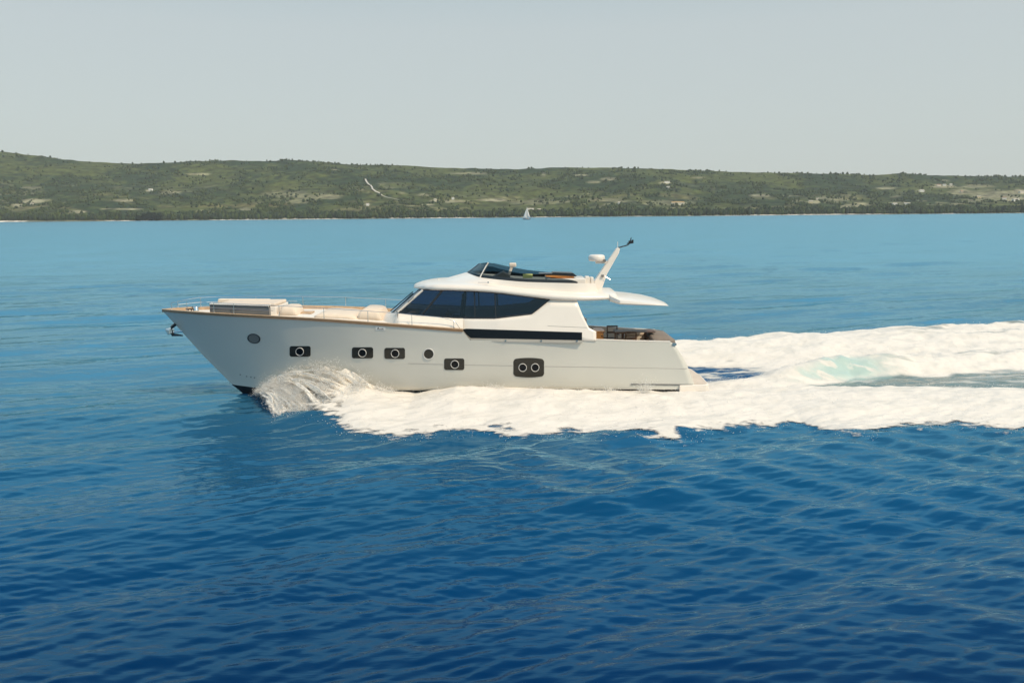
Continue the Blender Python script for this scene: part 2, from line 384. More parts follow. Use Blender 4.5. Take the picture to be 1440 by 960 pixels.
    deep_in = np.maximum(np.maximum(sstep(.05, .2, wn) * sstep(.70, .50, wn), sstep(.1, .25, wf) * sstep(.85, .7, wf)) * start, mp * sstep(.9, .7, wp))
    cover = np.maximum(cover, dark * .9)
    return h, cover, np.clip(foam, 0, 1), teal, dark, tr, deep_in

def water_mat():
    m = bpy.data.materials.new('sea_water'); m.use_nodes = True; n = m.node_tree; b = n.nodes['Principled BSDF']
    b.inputs['Base Color'].default_value = (0.0, 0.052, 0.165, 1); b.inputs['IOR'].default_value = 1.333
    b.inputs['Specular IOR Level'].default_value = 0.5; b.inputs['Specular Tint'].default_value = (.35, .85, 1, 1)
    geo = n.nodes.new('ShaderNodeNewGeometry')
    cd_ = n.nodes.new('ShaderNodeCameraData')
    # base colour: broad drifts over the painted-in sky reflection tint
    n0 = n.nodes.new('ShaderNodeTexNoise'); n0.inputs['Scale'].default_value = 0.05; n0.inputs['Detail'].default_value = 3
    n.links.new(geo.outputs['Position'], n0.inputs['Vector'])
    cr = n.nodes.new('ShaderNodeValToRGB'); cr.color_ramp.elements[0].position = .3; cr.color_ramp.elements[1].position = .7
    cr.color_ramp.elements[0].color = (0.80, 0.80, 0.80, 1); cr.color_ramp.elements[1].color = (1.2, 1.2, 1.2, 1)
    n.links.new(n0.outputs['Fac'], cr.inputs[0])
    dv = n.nodes.new('ShaderNodeVertexColor'); dv.layer_name = 'sky_sheen_tint'; mxd = n.nodes.new('ShaderNodeMix'); mxd.data_type = 'RGBA'; mxd.blend_type = 'MULTIPLY'; mxd.inputs[0].default_value = 1
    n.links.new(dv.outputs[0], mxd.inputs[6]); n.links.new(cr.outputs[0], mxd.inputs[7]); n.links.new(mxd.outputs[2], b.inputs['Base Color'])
    mp = n.nodes.new('ShaderNodeMapping'); mp.inputs['Rotation'].default_value = (0, 0, R(-17)); mp.inputs['Scale'].default_value = (0.30, 1.0, 1.0)
    n.links.new(geo.outputs['Position'], mp.inputs['Vector'])
    prev = None
    for sc_, dist, st in ((10.0, 0.008, 0.6), (3.2, 0.022, 0.5), (0.7, 0.07, 0.3)):
        nz = n.nodes.new('ShaderNodeTexNoise'); nz.inputs['Scale'].default_value = sc_; nz.inputs['Detail'].default_value = 3; nz.inputs['Roughness'].default_value = .55
        n.links.new(mp.outputs[0], nz.inputs['Vector'])
        bp = n.nodes.new('ShaderNodeBump'); bp.inputs['Strength'].default_value = st; bp.inputs['Distance'].default_value = dist
        n.links.new(nz.outputs['Fac'], bp.inputs['Height'])
        if prev: n.links.new(prev.outputs[0], bp.inputs['Normal'])
        prev = bp
    n.links.new(prev.outputs[0], b.inputs['Normal'])
    fa = n.nodes.new('ShaderNodeVertexColor'); fa.layer_name = 'unresolved'         # slopes finer than the mesh show as roughness
    b.inputs['Roughness'].default_value = 1.0; b.inputs['Specular IOR Level'].default_value = 0.0
    gl = n.nodes.new('ShaderNodeBsdfGlossy'); gl.inputs['Color'].default_value = (.58, .92, 1.0, 1); n.links.new(fa.outputs[0], gl.inputs['Roughness']); n.links.new(prev.outputs[0], gl.inputs['Normal'])
    fr = n.nodes.new('ShaderNodeFresnel'); fr.inputs[0].default_value = 1.333; n.links.new(prev.outputs[0], fr.inputs['Normal'])
    ms = n.nodes.new('ShaderNodeMixShader'); mn_ = n.nodes.new('ShaderNodeMath'); mn_.operation = 'MINIMUM'; mn_.inputs[1].default_value = .62; n.links.new(fr.outputs[0], mn_.inputs[0]); n.links.new(mn_.outputs[0], ms.inputs[0]); n.links.new(b.outputs[0], ms.inputs[1]); n.links.new(gl.outputs[0], ms.inputs[2])
    n.links.new(ms.outputs[0], n.nodes['Material Output'].inputs[0])
    return m
mt['sea'] = water_mat()

# grid that gets coarser with distance
rows = [5.0]
while rows[-1] < 2900: rows.append(rows[-1] + max(0.045, 0.0000032 * rows[-1] ** 2 * 30 + 0.0012 * rows[-1]))
rows = np.array([-450, -150, -30, -5] + rows + [3600, 5900])
tt = np.linspace(-.74, .74, 900)
tt = np.concatenate([[-1, -.85], tt, [.85, 1]])
Yg = np.repeat(rows[:, None], len(tt), 1); Tg = np.repeat(tt[None, :], len(rows), 0)
halfw = np.maximum(np.abs(Yg) * 1.0, 9.0) + 3
Xg = Tg * halfw
edge = np.abs(Tg) >= .99
Xg = np.where(edge, np.sign(Tg) * 5900.0, Xg)
inner = (~edge) & (Yg > 4.9) & (Yg < 2900)
sp = np.where(inner, halfw * 1.48 / 900, 1e6)
Zg = np.zeros_like(Xg)
Zg[inner] = waves(Xg[inner], Yg[inner], sp[inner])
nr = inner & (Yg < 60)
Zg[nr] += wake_waves(Xg[nr], Yg[nr])
bx = inner & (Yg > 24) & (Yg < 52) & (Xg > -16) & (Xg < 38)
hh, cv, fm, te, dk, tr_, di_ = field(Xg[bx], Yg[bx])
Zg[bx] += hh * .85 - .35 * di_ - .12 * tr_
nrw, ncl = Xg.shape
idx = np.arange(nrw * ncl).reshape(nrw, ncl)
Fq = np.stack([idx[:-1, :-1], idx[:-1, 1:], idx[1:, 1:], idx[1:, :-1]], -1).reshape(-1, 4)
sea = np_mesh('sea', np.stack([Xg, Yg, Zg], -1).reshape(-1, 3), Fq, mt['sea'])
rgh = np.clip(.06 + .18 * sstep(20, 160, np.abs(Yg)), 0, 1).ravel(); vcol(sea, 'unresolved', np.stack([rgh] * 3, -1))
# sky reflection painted into the base colour: the sea pales with distance
sheen_dist = np.log(np.maximum(Yg + 2.5 * (fbm(Xg * .06, Yg * .08, 3, 171) - .5), 9.0)).ravel(); lx = np.log([9, 12, 17, 24, 36, 90, 600])
vcol(sea, 'sky_sheen_tint', np.stack([np.interp(sheen_dist, lx, c) for c in ([0, 0, 0, .002, .020, .046, .046], [.008, .014, .032, .058, .104, .145, .138], [.046, .064, .106, .146, .198, .242, .235])], -1))
tag(sea, 'deep blue open sea with wind ripples', 'sea', kind='structure')

# ------------------------------------------------------------------ far shore
SH_Y = 2700.0
CREST = [(-200, 205), (0, 214), (60, 221), (130, 228.5), (190, 231), (250, 229), (320, 226.5), (365, 227.5), (410, 226), (450, 229), (505, 233), (560, 233), (610, 236), (660, 237.5), (720, 238.5), (790, 236.5), (860, 237), (950, 239.5), (1040, 243), (1100, 244), (1180, 246), (1240, 246.5), (1272, 245), (1310, 247.5), (1400, 249), (1440, 250), (1650, 255)]
CR_Y = 4000.0
_cr = [at(u, v, CR_Y) for u, v in CREST]
zcrest = spline([(p[0] / CR_Y, p[2]) for p in _cr])
def shore_y(X): return SH_Y + 50 * (fbm(X * .0016, X * 0, 3, 61) - .5)
def terr(X, Y):
    X = np.asarray(X, float); Y = np.asarray(Y, float)
    s = (Y - shore_y(X)) / (CR_Y - SH_Y)
    t = np.clip(s, -0.2, 2)
    base = np.where(t < 0, t * 40, 0.55 * t + 0.45 * t * t)
    zc_ = zcrest(X / Y)
    z = np.where(t <= 1, base * zc_, zc_ * (1 - .55 * (t - 1)))
    k = sstep(.05, .4, t) * sstep(1.0, .75, t)
    z = z + k * (70 * (fbm(X * .0022, Y * .0026, 4, 65) - .5))
    z = z + sstep(0.0, .02, t) * 2.2 + sstep(.0, .05, t) * 5 * (fbm(X * .02, Y * .02, 2, 67) - .3)
    z = z - (t < 0) * 2
    return z
def on_terr(u, v):
    d = ray(u, v); lo = None
    for Y in np.arange(SH_Y - 40, 4100, 6.0):
        t = Y / d[1]; x = d[0] * t; z = CAM_H + d[2] * t
        if terr(x, Y) >= z: return np.array([x, Y, float(terr(x, Y))])
    return None
gx = np.linspace(-5000, 5000, 1350); gy = np.concatenate([np.linspace(SH_Y - 60, SH_Y + 120, 40), np.linspace(SH_Y + 126, 4060, 190), np.linspace(4100, 5600, 20)])
TX, TY = np.meshgrid(gx, gy); TX = TX * (TY / 3300.0) ** 0.6
TZ = terr(TX, TY)
# clearings, bare fields and tracks, given where the picture shows them: (u, v, half width, half height, strength)
CLEAR = [(210, 268, 5, 2, .9), (240, 271, 16, 3, .6), (50, 283, 20, 3, .8), (25, 289, 10, 2, .9), (45, 264, 14, 2, .5), (175, 282, 14, 2, .8), (175, 294, 28, 1.4, .9), (110, 298, 14, 2, .8), (280, 245, 20, 1.6, .6), (345, 294, 10, 2, .6), (285, 297, 8, 2, .8),
         (440, 276, 40, 4, .5), (517, 288, 6, 2, .8), (690, 281.5, 22, 2, 1), (640, 283, 20, 2, .7), (612, 282.5, 8, 1.5, .9), (602, 288, 8, 1, .9), (600, 274, 12, 2, .5), (465, 239, 9, 1, .6), (660, 244, 30, 1.6, .5), (400, 273, 30, 5, .35), (420, 282, 30, 4, .4),
         (765, 246, 2, 4, .5), (815, 246.5, 12, 1.5, .7), (855, 252, 14, 2.5, .7), (835, 256, 10, 2, .5), (935, 257, 7, 1.8, .9), (855, 288, 10, 1.5, .7), (955, 286.5, 10, 2.6, .8), (930, 285, 40, 4, .35), (980, 250, 12, 1.2, .5), (1070, 275, 14, 2, .7), (760, 284, 40, 4, .4), (850, 281, 30, 3, .4),
         (1145, 284, 10, 3, .8), (1165, 281, 30, 4, .45), (1190, 294, 10, 3.5, 1), (1205, 290, 20, 5, .7), (1245, 265, 14, 2, .6), (1295, 268.5, 6, 1.8, .9), (1325, 262, 16, 2.4, .8), (1350, 270, 16, 5, .6), (1370, 282, 16, 3, .5), (1400, 275, 40, 8, .5), (1425, 280, 18, 4, .8), (1435, 269, 12, 3, .8), (1325, 254, 10, 1.2, .6), (1375, 262, 22, 2.5, .5), (1265, 288, 14, 1.5, .6), (1120, 283, 8, 2, .5)]
d3 = np.stack([TX, TY, TZ - CAM_H], -1)
dep = d3 @ fw; PU = 720 + FPX * (d3 @ rt) / dep; PV = 480 - FPX * (d3 @ up) / dep
clear = np.zeros_like(TX)
nz = fbm(TX * .02, TY * .02, 4, 81)
for u, v, a, b, s in CLEAR:
    e = ((PU - u) / a) ** 2 + ((PV - v) / b) ** 2
    clear = np.maximum(clear, s * sstep(1.5, .4, e + (nz - .5) * 2.2))
beach = (.25 + .75 * sstep(.45, .6, fbm(TX * .007, TX * 0, 3, 84))) * sstep(-8, 2, TY - shore_y(TX)) * sstep(26, 14, TY - shore_y(TX) + 24 * (fbm(TX * .006, TX * 0, 3, 83) - .5))
nzb = fbm(TX * .004, TY * .005, 4, 85); nzc = fbm(TX * .035, TY * .03, 3, 87)
scrub = np.array([0.074, 0.090, 0.025]); dark = np.array([0.027, 0.047, 0.017]); dry = np.array([0.22, 0.19, 0.09]); bare = np.array([0.34, 0.31, 0.20]); sand = np.array([0.55, 0.52, 0.46])
k1 = sstep(.34, .60, nzb + (nzc - .5) * .62)[..., None]
Ct = dark * (1 - k1) + scrub * k1
k2 = (sstep(.56, .75, fbm(TX * .006, TY * .012, 4, 89)) * sstep(900, 350, TY - SH_Y) * .55)[..., None]
Ct = Ct * (1 - k2) + dry * k2
k3 = (sstep(.60, .68, fbm(TX * .022, TY * .035, 3, 97)) * sstep(.50, .60, fbm(TX * .0035, TY * .006, 3, 99)) * sstep(1100, 500, TY - SH_Y) * .45)[..., None]
Ct = Ct * (1 - k3) + bare * k3
cl = clear[..., None]; Ct = Ct * (1 - cl) + bare * cl
bb = beach[..., None]; Ct = Ct * (1 - bb) + sand * bb
def terr_mat():
    m = bpy.data.materials.new('maquis_ground'); m.use_nodes = True; n = m.node_tree; b = n.nodes['Principled BSDF']
    b.inputs['Roughness'].default_value = 0.95; b.inputs['Specular IOR Level'].default_value = 0.1
    at_ = n.nodes.new('ShaderNodeVertexColor'); at_.layer_name = 'ground'
    geo = n.nodes.new('ShaderNodeNewGeometry'); nz_ = n.nodes.new('ShaderNodeTexNoise'); nz_.inputs['Scale'].default_value = 0.035; nz_.inputs['Detail'].default_value = 7
    n.links.new(geo.outputs['Position'], nz_.inputs['Vector'])
    mr = n.nodes.new('ShaderNodeMapRange'); mr.inputs[1].default_value = .3; mr.inputs[2].default_value = .7; mr.inputs[3].default_value = .36; mr.inputs[4].default_value = 1.5
    n.links.new(nz_.outputs['Fac'], mr.inputs[0])
    nb = n.nodes.new('ShaderNodeTexNoise'); nb.inputs['Scale'].default_value = 0.09; nb.inputs['Detail'].default_value = 4; n.links.new(geo.outputs['Position'], nb.inputs['Vector'])
    bp = n.nodes.new('ShaderNodeBump'); bp.inputs['Strength'].default_value = .9; bp.inputs['Distance'].default_value = 6.0; n.links.new(nb.outputs['Fac'], bp.inputs['Height']); n.links.new(bp.outputs[0], b.inputs['Normal'])
    mx = n.nodes.new('ShaderNodeMix'); mx.data_type = 'RGBA'; mx.blend_type = 'MULTIPLY'; mx.inputs[0].default_value = 1
    n.links.new(at_.outputs[0], mx.inputs[6]); n.links.new(mr.outputs[0], mx.inputs[7]); n.links.new(mx.outputs[2], b.inputs['Base Color'])
    return m
ny, nx = TX.shape; idx = np.arange(ny * nx).reshape(ny, nx)
Fq = np.stack([idx[:-1, :-1], idx[:-1, 1:], idx[1:, 1:], idx[1:, :-1]], -1).reshape(-1, 4)
hills = np_mesh('hills', np.stack([TX, TY, TZ], -1).reshape(-1, 3), Fq, terr_mat())
vcol(hills, 'ground', Ct.reshape(-1, 3))
tag(hills, 'long low island ridge under green scrub with bare clearings', 'hills', kind='structure')

# woodland: canopies in their thousands, one far-off mass
def ico():
    p = (1 + 5 ** .5) / 2
    V = np.array([(-1, p, 0), (1, p, 0), (-1, -p, 0), (1, -p, 0), (0, -1, p), (0, 1, p), (0, -1, -p), (0, 1, -p), (p, 0, -1), (p, 0, 1), (-p, 0, -1), (-p, 0, 1)], float)
    F = np.array([(0, 11, 5), (0, 5, 1), (0, 1, 7), (0, 7, 10), (0, 10, 11), (1, 5, 9), (5, 11, 4), (11, 10, 2), (10, 7, 6), (7, 1, 8), (3, 9, 4), (3, 4, 2), (3, 2, 6), (3, 6, 8), (3, 8, 9), (4, 9, 5), (2, 4, 11), (6, 2, 10), (8, 6, 7), (9, 8, 1)])
    return V / np.linalg.norm(V[0]), F
IV, IF = ico()
rng = np.random.default_rng(5)
NT = 42000
ty = SH_Y + 12 + 1330 * rng.random(NT) ** 1.5
tx = (rng.random(NT) * 2 - 1) * ty * .68
dens = fbm(tx * .004, ty * .005, 4, 85)
tz = terr(tx, ty)
dd = np.stack([tx, ty, tz - CAM_H], -1); dp = dd @ fw; uu = 720 + FPX * (dd @ rt) / dp; vv = 480 - FPX * (dd @ up) / dp
inclear = np.zeros(NT)
for u, v, a, b, s in CLEAR: inclear = np.maximum(inclear, s * ((((uu - u) / a) ** 2 + ((vv - v) / b) ** 2) < 1.0))
fringe = (ty - shore_y(tx)) < 90
clump = fbm(tx * .018, ty * .014, 3, 86)
keep = (rng.random(NT) < np.where(fringe, 1, .03 + .97 * sstep(.50, .60, clump))) & (rng.random(NT) > inclear * .95) & ((rng.random(NT) > sstep(.42, .7, dens) * .8) | (fringe & (rng.random(NT) < .85))) & (ty > shore_y(tx) + 10)
tx, ty, tz, fringe, dens = tx[keep], ty[keep], tz[keep], fringe[keep], dens[keep]; n_ = len(tx)
rr = (2.4 + 3.4 * rng.random(n_) ** 2) * (1 + .35 * fringe)
hh_ = rr * (0.9 + .7 * rng.random(n_)) * (1 + .3 * fringe)
jit = 1 + .35 * (rng.random((n_, 12, 1)) - .5)
V = IV[None] * jit * np.stack([rr, rr, hh_], -1)[:, None, :] + np.stack([tx, ty, tz + hh_ * .55], -1)[:, None, :]
F = (IF[None] + 12 * np.arange(n_)[:, None, None]).reshape(-1, 3)
cc = np.where(rng.random((n_, 1)) < .35, np.array([[0.028, 0.047, 0.018]]), np.array([[0.054, 0.074, 0.024]])) * (.75 + .5 * rng.random((n_, 1)))
cc = np.where((fringe & (rng.random(n_) < .5))[:, None], np.array([[0.030, 0.043, 0.022]]) * (.7 + .6 * rng.random((n_, 1))), cc)
def leaf_mat(name, layer=None, col=None):
    m = bpy.data.materials.new(name); m.use_nodes = True; n = m.node_tree; b = n.nodes['Principled BSDF']
    b.inputs['Roughness'].default_value = 0.9; b.inputs['Specular IOR Level'].default_value = 0.15
    if layer:
        a = n.nodes.new('ShaderNodeVertexColor'); a.layer_name = layer; n.links.new(a.outputs[0], b.inputs['Base Color'])
    else: b.inputs['Base Color'].default_value = (*col, 1)
    return m
wood = np_mesh('hillside_woodland', V.reshape(-1, 3), F, leaf_mat('canopy', 'leaf'), smooth=False)
vcol(wood, 'leaf', np.repeat(cc, 12, 0))
tag(wood, 'dense green woodland and scrub covering the far island slopes', 'woodland', kind='stuff')

# track on the slope
tpts = [(514, 253.5), (516, 258), (522, 263), (524, 268), (530, 272), (538, 277.5), (550, 281), (560, 283), (575, 284)]
tp = [on_terr(u, v) for u, v in tpts]; tp = [p for p in tp if p is not None]
fine = []
for a, b in zip(tp[:-1], tp[1:]):
    for k in range(12): fine.append(a + (b - a) * k / 12)
V = []; F = []
for i, p in enumerate(fine):
    wd = 3.2 if i < 55 else 2.4
    for s in (-1, 1):
        x = p[0] + s * wd; V.append((x, p[1], float(terr(x, p[1])) + 5.2))
    if i: F.append((2 * i - 2, 2 * i - 1, 2 * i + 1, 2 * i))
tag(build('hill_track', V, F, mat('limestone_track', (.55, .51, .43), .9, vary=.15, vscale=.05)), 'pale limestone track winding down the wooded slope', 'track', kind='structure')

# haze
hz = MB(); hz.box((0, 2750, 210), (12400, 6700, 440))
hm = bpy.data.materials.new('air'); hm.use_nodes = True; hn_ = hm.node_tree; hn_.nodes.clear()
ho = hn_.nodes.new('ShaderNodeOutputMaterial'); pv = hn_.nodes.new('ShaderNodeVolumePrincipled')
pv.inputs['Color'].default_value = (0.90, 0.93, 0.97, 1); pv.inputs['Density'].default_value = 0.00005; pv.inputs['Anisotropy'].default_value = 0.0
hn_.links.new(pv.outputs[0], ho.inputs['Volume'])
tag(hz.build('haze', hm), 'pale sea haze softening the far ridge', 'haze', kind='stuff')

# ------------------------------------------------------------------ the yacht
yacht = empty('motor_yacht', (0.0, YC, 0.0))
tag(yacht, 'large pale motor yacht with dark saloon windows speeding to the left', 'yacht')
X900 = hp(900, 500)[0]
xs_ = list(np.linspace(XB + .02, XB + 4, 26)) + list(np.linspace(XB + 4.3, XSTEP0 - .02, 36)) + list(np.linspace(XSTEP0, XSTEP1, 5)) + list(np.linspace(XSTEP1 + .1, X900, 22))
NR = 26
def station(X, k=None):
    pts = []
    for j in range(NR):
        t = j / (NR - 1); x = X
        zl = float(np.where(X < XA, zk0(X), zc0(X))); z = zl + (float(ztop(X)) - zl) * t
        if k is not None:
            for _ in range(3):
                x = X900 + k * (float(xend(z)) - X900); zl = float(zc0(x)); zt = float(ztop_aft(min(x, _e[0][0]))); z = zl + (zt - zl) * t
        pts.append((x, float(hull_half(x, z)), z))
    return pts
st = [station(x) for x in xs_] + [station(0, k) for k in np.linspace(0.08, 1, 9)]
V = []; F = []; NS = len(st)
for s in (-1, 1):
    for row in st: V += [(x, YC + s * b, z) for x, b, z in row]
for s in range(2):
    o_ = s * NS * NR
    for i in range(NS - 1):
        for j in range(NR - 1):
            q = (o_ + i * NR + j, o_ + (i + 1) * NR + j, o_ + (i + 1) * NR + j + 1, o_ + i * NR + j + 1)
            F.append(q if s == 0 else q[::-1])
for j in range(NR - 1):                                   # transom
    a = (NS - 1) * NR + j; b = NS * NR + (NS - 1) * NR + j
    F.append((a, b, b + 1, a + 1))
hull = build('hull', V, F, mt['hull'], yacht, True)
# bottom
V = []; F = []
xb = list(np.linspace(XA - .0, XA + 4, 24)) + list(np.linspace(XA + 4.4, float(xend(.4)), 20))
for i, x in enumerate(xb):
    zc_, zk_, b_ = float(zc0(x)), float(zk0(x)), float(bc0(x))
    if i == 0: zk_ = zc_ - .02
    for s in (-1, 1):
        V += [(x, YC + s * b_, zc_), (x, YC + s * b_ * .5, zk_ + (zc_ - zk_) * .5), (x, YC, zk_)]
for i in range(len(xb) - 1):
    for s in (0, 1):
        for j in (0, 1):
            q = (i * 6 + s * 3 + j, i * 6 + s * 3 + j + 1, (i + 1) * 6 + s * 3 + j + 1, (i + 1) * 6 + s * 3 + j); F.append(q if s == 0 else q[::-1])
e0 = (len(xb) - 1) * 6; F.append((e0, e0 + 1, e0 + 2, e0 + 5, e0 + 4, e0 + 3))
build('bottom_paint', V, F, mt['antifoul'], yacht, True)

# foredeck and side decks
V = []; F = []; XCK = hp(838, 478)[0]
xd = np.linspace(XB + .12, XSTEP0, 70); ND = 11
for x in xd:
    zd = float(zs(x)) - .13; hb = max(float(hull_half(x, zd)) - .03, .01)
    for k in range(ND):
        s = -1 + 2 * k / (ND - 1); V.append((x, YC + s * hb, zd + .06 * (1 - s * s)))
for i in range(len(xd) - 1):
    for k in range(ND - 1): F.append((i * ND + k, (i + 1) * ND + k, (i + 1) * ND + k + 1, i * ND + k + 1))
build('foredeck', V, F, mt['deck'], yacht, True)
# saloon deck under the house, aft
xa_ = np.linspace(XSTEP0 - .02, XCK, 14); V = []; F = []
for i, x in enumerate(xa_):
    zd = float(ztop_aft(max(x, XSTEP1))) - .25; hb = float(hull_half(x, zd)) - .05
    V += [(x, YC - hb, zd), (x, YC + hb, zd)]
    if i: F.append((2 * i - 2, 2 * i, 2 * i + 1, 2 * i - 1))
build('saloon_floor', V, F, mt['inside'], yacht)
# cap rails along the gunwale
for s in (-1, 1):
    V = []; F = []
    xr = np.linspace(XB - .0, XSTEP0 + .05, 90)
    for i, x in enumerate(xr):
        z = float(zs(x)); b = float(hull_half(x, z)); wi = .14
        V += [(x, YC + s * (b + .02), z + .002), (x, YC + s * (b + .02), z + .02), (x, YC + s * max(b - wi, 0), z + .025), (x, YC + s * max(b - wi, 0), z - .13)]
        if i:
            for k in range(4):
                q = ((i - 1) * 4 + k, (i - 1) * 4 + (k + 1) % 4, i * 4 + (k + 1) % 4, i * 4 + k); F.append(q if s > 0 else q[::-1])
    F.append((0, 1, 2, 3)); n = len(xr) * 4; F.append((n - 4, n - 3, n - 2, n - 1))
    cap = build('cap_rail', V, F, mt['teak'], yacht)
    # dark moulding below the cap
    V = []; F = []
    for i, x in enumerate(xr):
        z = float(zs(x)) - .075; b = float(hull_half(x, z))
        V += [(x, YC + s * (b + .002), z - .025), (x, YC + s * (b + .028), z - .02), (x, YC + s * (b + .026), z + .070), (x, YC + s * (b + .002), z + .072)]
        if i:
            for k in range(3):
                q = ((i - 1) * 4 + k, (i - 1) * 4 + k + 1, i * 4 + k + 1, i * 4 + k); F.append(q if s > 0 else q[::-1])
    build('moulding', V, F, mt['caprail'], cap)

def patch(name, outline, eps, m, parent, ring=None):
    """flat fitting that follows the hull: outline of pixels, set proud by eps; bevelled rim back to the hull"""
    n = len(outline); cu = sum(p[0] for p in outline) / n; cvv = sum(p[1] for p in outline) / n
    V = [hp(cu, cvv, eps)] + [hp(u, v, eps) for u, v in outline] + [hp(cu + (u - cu) * 1.03, cvv + (v - cvv) * 1.03, -.01) for u, v in outline]
    F = [(0, 1 + (k + 1) % n, 1 + k) for k in range(n)] + [(1 + k, 1 + (k + 1) % n, 1 + n + (k + 1) % n, 1 + n + k) for k in range(n)]
    return build(name, V, F, m, parent, False)
def rrect(u, v, a, b, r, n=5, bulge=0.0):
    P = []
    for cx, cy, a0 in ((1, 1, 0), (-1, 1, 90), (-1, -1, 180), (1, -1, 270)):
        for k in range(n + 1):
            t = R(a0 + 90 * k / n); P.append((u + cx * (a - r) + r * math.cos(t), v + cy * (b - r) + r * math.sin(t)))
    if bulge: P2 = []
    if bulge:
        for (x, y) in P: P2.append((x, y + bulge * math.copysign(1, y - v) * (1 - ((x - u) / a) ** 2)))
        for a0, b0 in ((P2[5], P2[6]), ): pass
        # add mid points on the long edges so that they bow
        out = []
        for i, p in enumerate(P2):
            out.append(p)
            if i % (n + 1) == n and abs(P2[(i + 1) % len(P2)][0] - p[0]) > a * .5:
                q = P2[(i + 1) % len(P2)]
                for k in range(1, 8):
                    x = p[0] + (q[0] - p[0]) * k / 8; y0 = (v + math.copysign(b, p[1] - v))
                    out.append((x, y0 + bulge * math.copysign(1, p[1] - v) * (1 - ((x - u) / a) ** 2)))
        P = out
    return P
def circ(u, v, r, n=24, e=1.0, tilt=0.0):
    return [(u + r * math.cos(2 * math.pi * k / n) * math.cos(tilt) - r * e * math.sin(2 * math.pi * k / n) * math.sin(tilt),
             v + r * math.cos(2 * math.pi * k / n) * math.sin(tilt) + r * e * math.sin(2 * math.pi * k / n) * math.cos(tilt)) for k in range(n)]
def ring(name, u, v, r0, r1, eps, m, parent, e=1.0, tilt=0.0):
    n = 28; o = circ(u, v, r1, n, e, tilt); i_ = circ(u, v, r0, n, e, tilt); mid = circ(u, v, (r0 + r1) / 2, n, e, tilt)
    V = [hp(*p, 0.004) for p in o] + [hp(*p, eps) for p in mid] + [hp(*p, 0.012) for p in i_]; F = []
    for k in range(n):
        F += [(k, (k + 1) % n, n + (k + 1) % n, n + k), (n + k, n + (k + 1) % n, 2 * n + (k + 1) % n, 2 * n + k)]
    return build(name, V, F, m, parent, True)
for (u, v, a, b, rings) in ((422, 494, 14.6, 7.4, [(421.5, 494.3)]), (509.8, 496, 14.7, 7.7, [(509.6, 496.2)]), (555, 496.8, 14.3, 7.7, [(555.6, 497)]), (638.7, 512, 14, 8, [(639.6, 512.2)])):
    p = patch('hull_window', rrect(u, v, a, b, 3.0), .016, mt['port'], yacht)
    for ru, rv in rings:
        ring('porthole_ring', ru, rv, 4.9, 6.0, .05, mt['ringwhite'], p)
        patch('porthole', circ(ru, rv, 4.8), .022, mt['blackglass'], p)
p = patch('hull_window', rrect(743.5, 516.8, 21.3, 11.6, 4.0, bulge=2.0), .016, mt['port'], yacht)
p['label'] = 'large bowed dark window with two portholes'
for ru in (735, 752.6):
    ring('porthole_ring', ru, 516.6, 4.9, 6.0, .05, mt['ringwhite'], p); patch('porthole', circ(ru, 516.6, 4.8), .022, mt['blackglass'], p)
p = patch('round_window', circ(602.8, 497.6, 6.9), .014, mt['port'], yacht); ring('window_ring', 602.8, 497.6, 6.7, 8.0, .035, mt['ringwhite'], p)
p = patch('round_window', circ(357, 476, 8.0, e=.72, tilt=R(12)), .014, mt['panel'], yacht); ring('window_ring', 357, 476, 7.6, 9.4, .04, mt['black'], p, e=.73, tilt=R(12))
# maker's plate with a dark script
p = patch('name_plate', rrect(535, 461.8, 6.8, 2.6, 1.0), .012, mt['ringwhite'], yacht)
sq = [(531, 462.9), (531.6, 460.6), (532.5, 460.4), (531.8, 462.8), (533, 462.2), (534, 462.9), (535, 462.2), (536, 462.9), (537, 462.2), (538, 462.8), (538.7, 460.4), (538.4, 462.9), (539.6, 463.3)]
sm = MB(); sm.tube([hp(u, v, .016) for u, v in sq], .009, 5); sm.build('script', mt['black'], p)
# draught marks near the stem
for u, v in ((338, 526.5), (347, 529), (353, 530), (358, 530.8)): sm = MB(); q = hp(u, v, .006); sm.box(q, (.06, .012, .045)); sm.build('draught_mark', mt['rub'], yacht)
# long knuckle line and rub rail
def strip(name, pts, wd, th, m, parent):
    V = []; F = []
    for i, (u, v) in enumerate(pts):
        c = hp(u, v); 
        for dz, e in ((-wd / 2, .0), (-wd / 4, th), (wd / 4, th), (wd / 2, .0)):
            z = c[2] + dz; V.append((c[0], YC - float(hull_half(c[0], z)) - e - .003, z))
        if i:
            for k in range(3): F.append(((i - 1) * 4 + k, i * 4 + k, i * 4 + k + 1, (i - 1) * 4 + k + 1))
    return build(name, V, F, m, parent, False)
strip('knuckle', [(u, np.interp(u, [572, 640, 760, 968], [510.5, 512.3, 514.5, 518])) for u in np.linspace(574, 966, 40)], .045, .006, mt['seam'], yacht)
strip('rub_rail', [(u, np.interp(u, [886, 975], [540, 541])) for u in np.linspace(887, 974, 16)], .06, .03, mt['rub'], yacht)
patch('hawse_fitting', rrect(948.2, 484, 3.0, 1.8, 1.2), .03, mt['steel'], yacht)

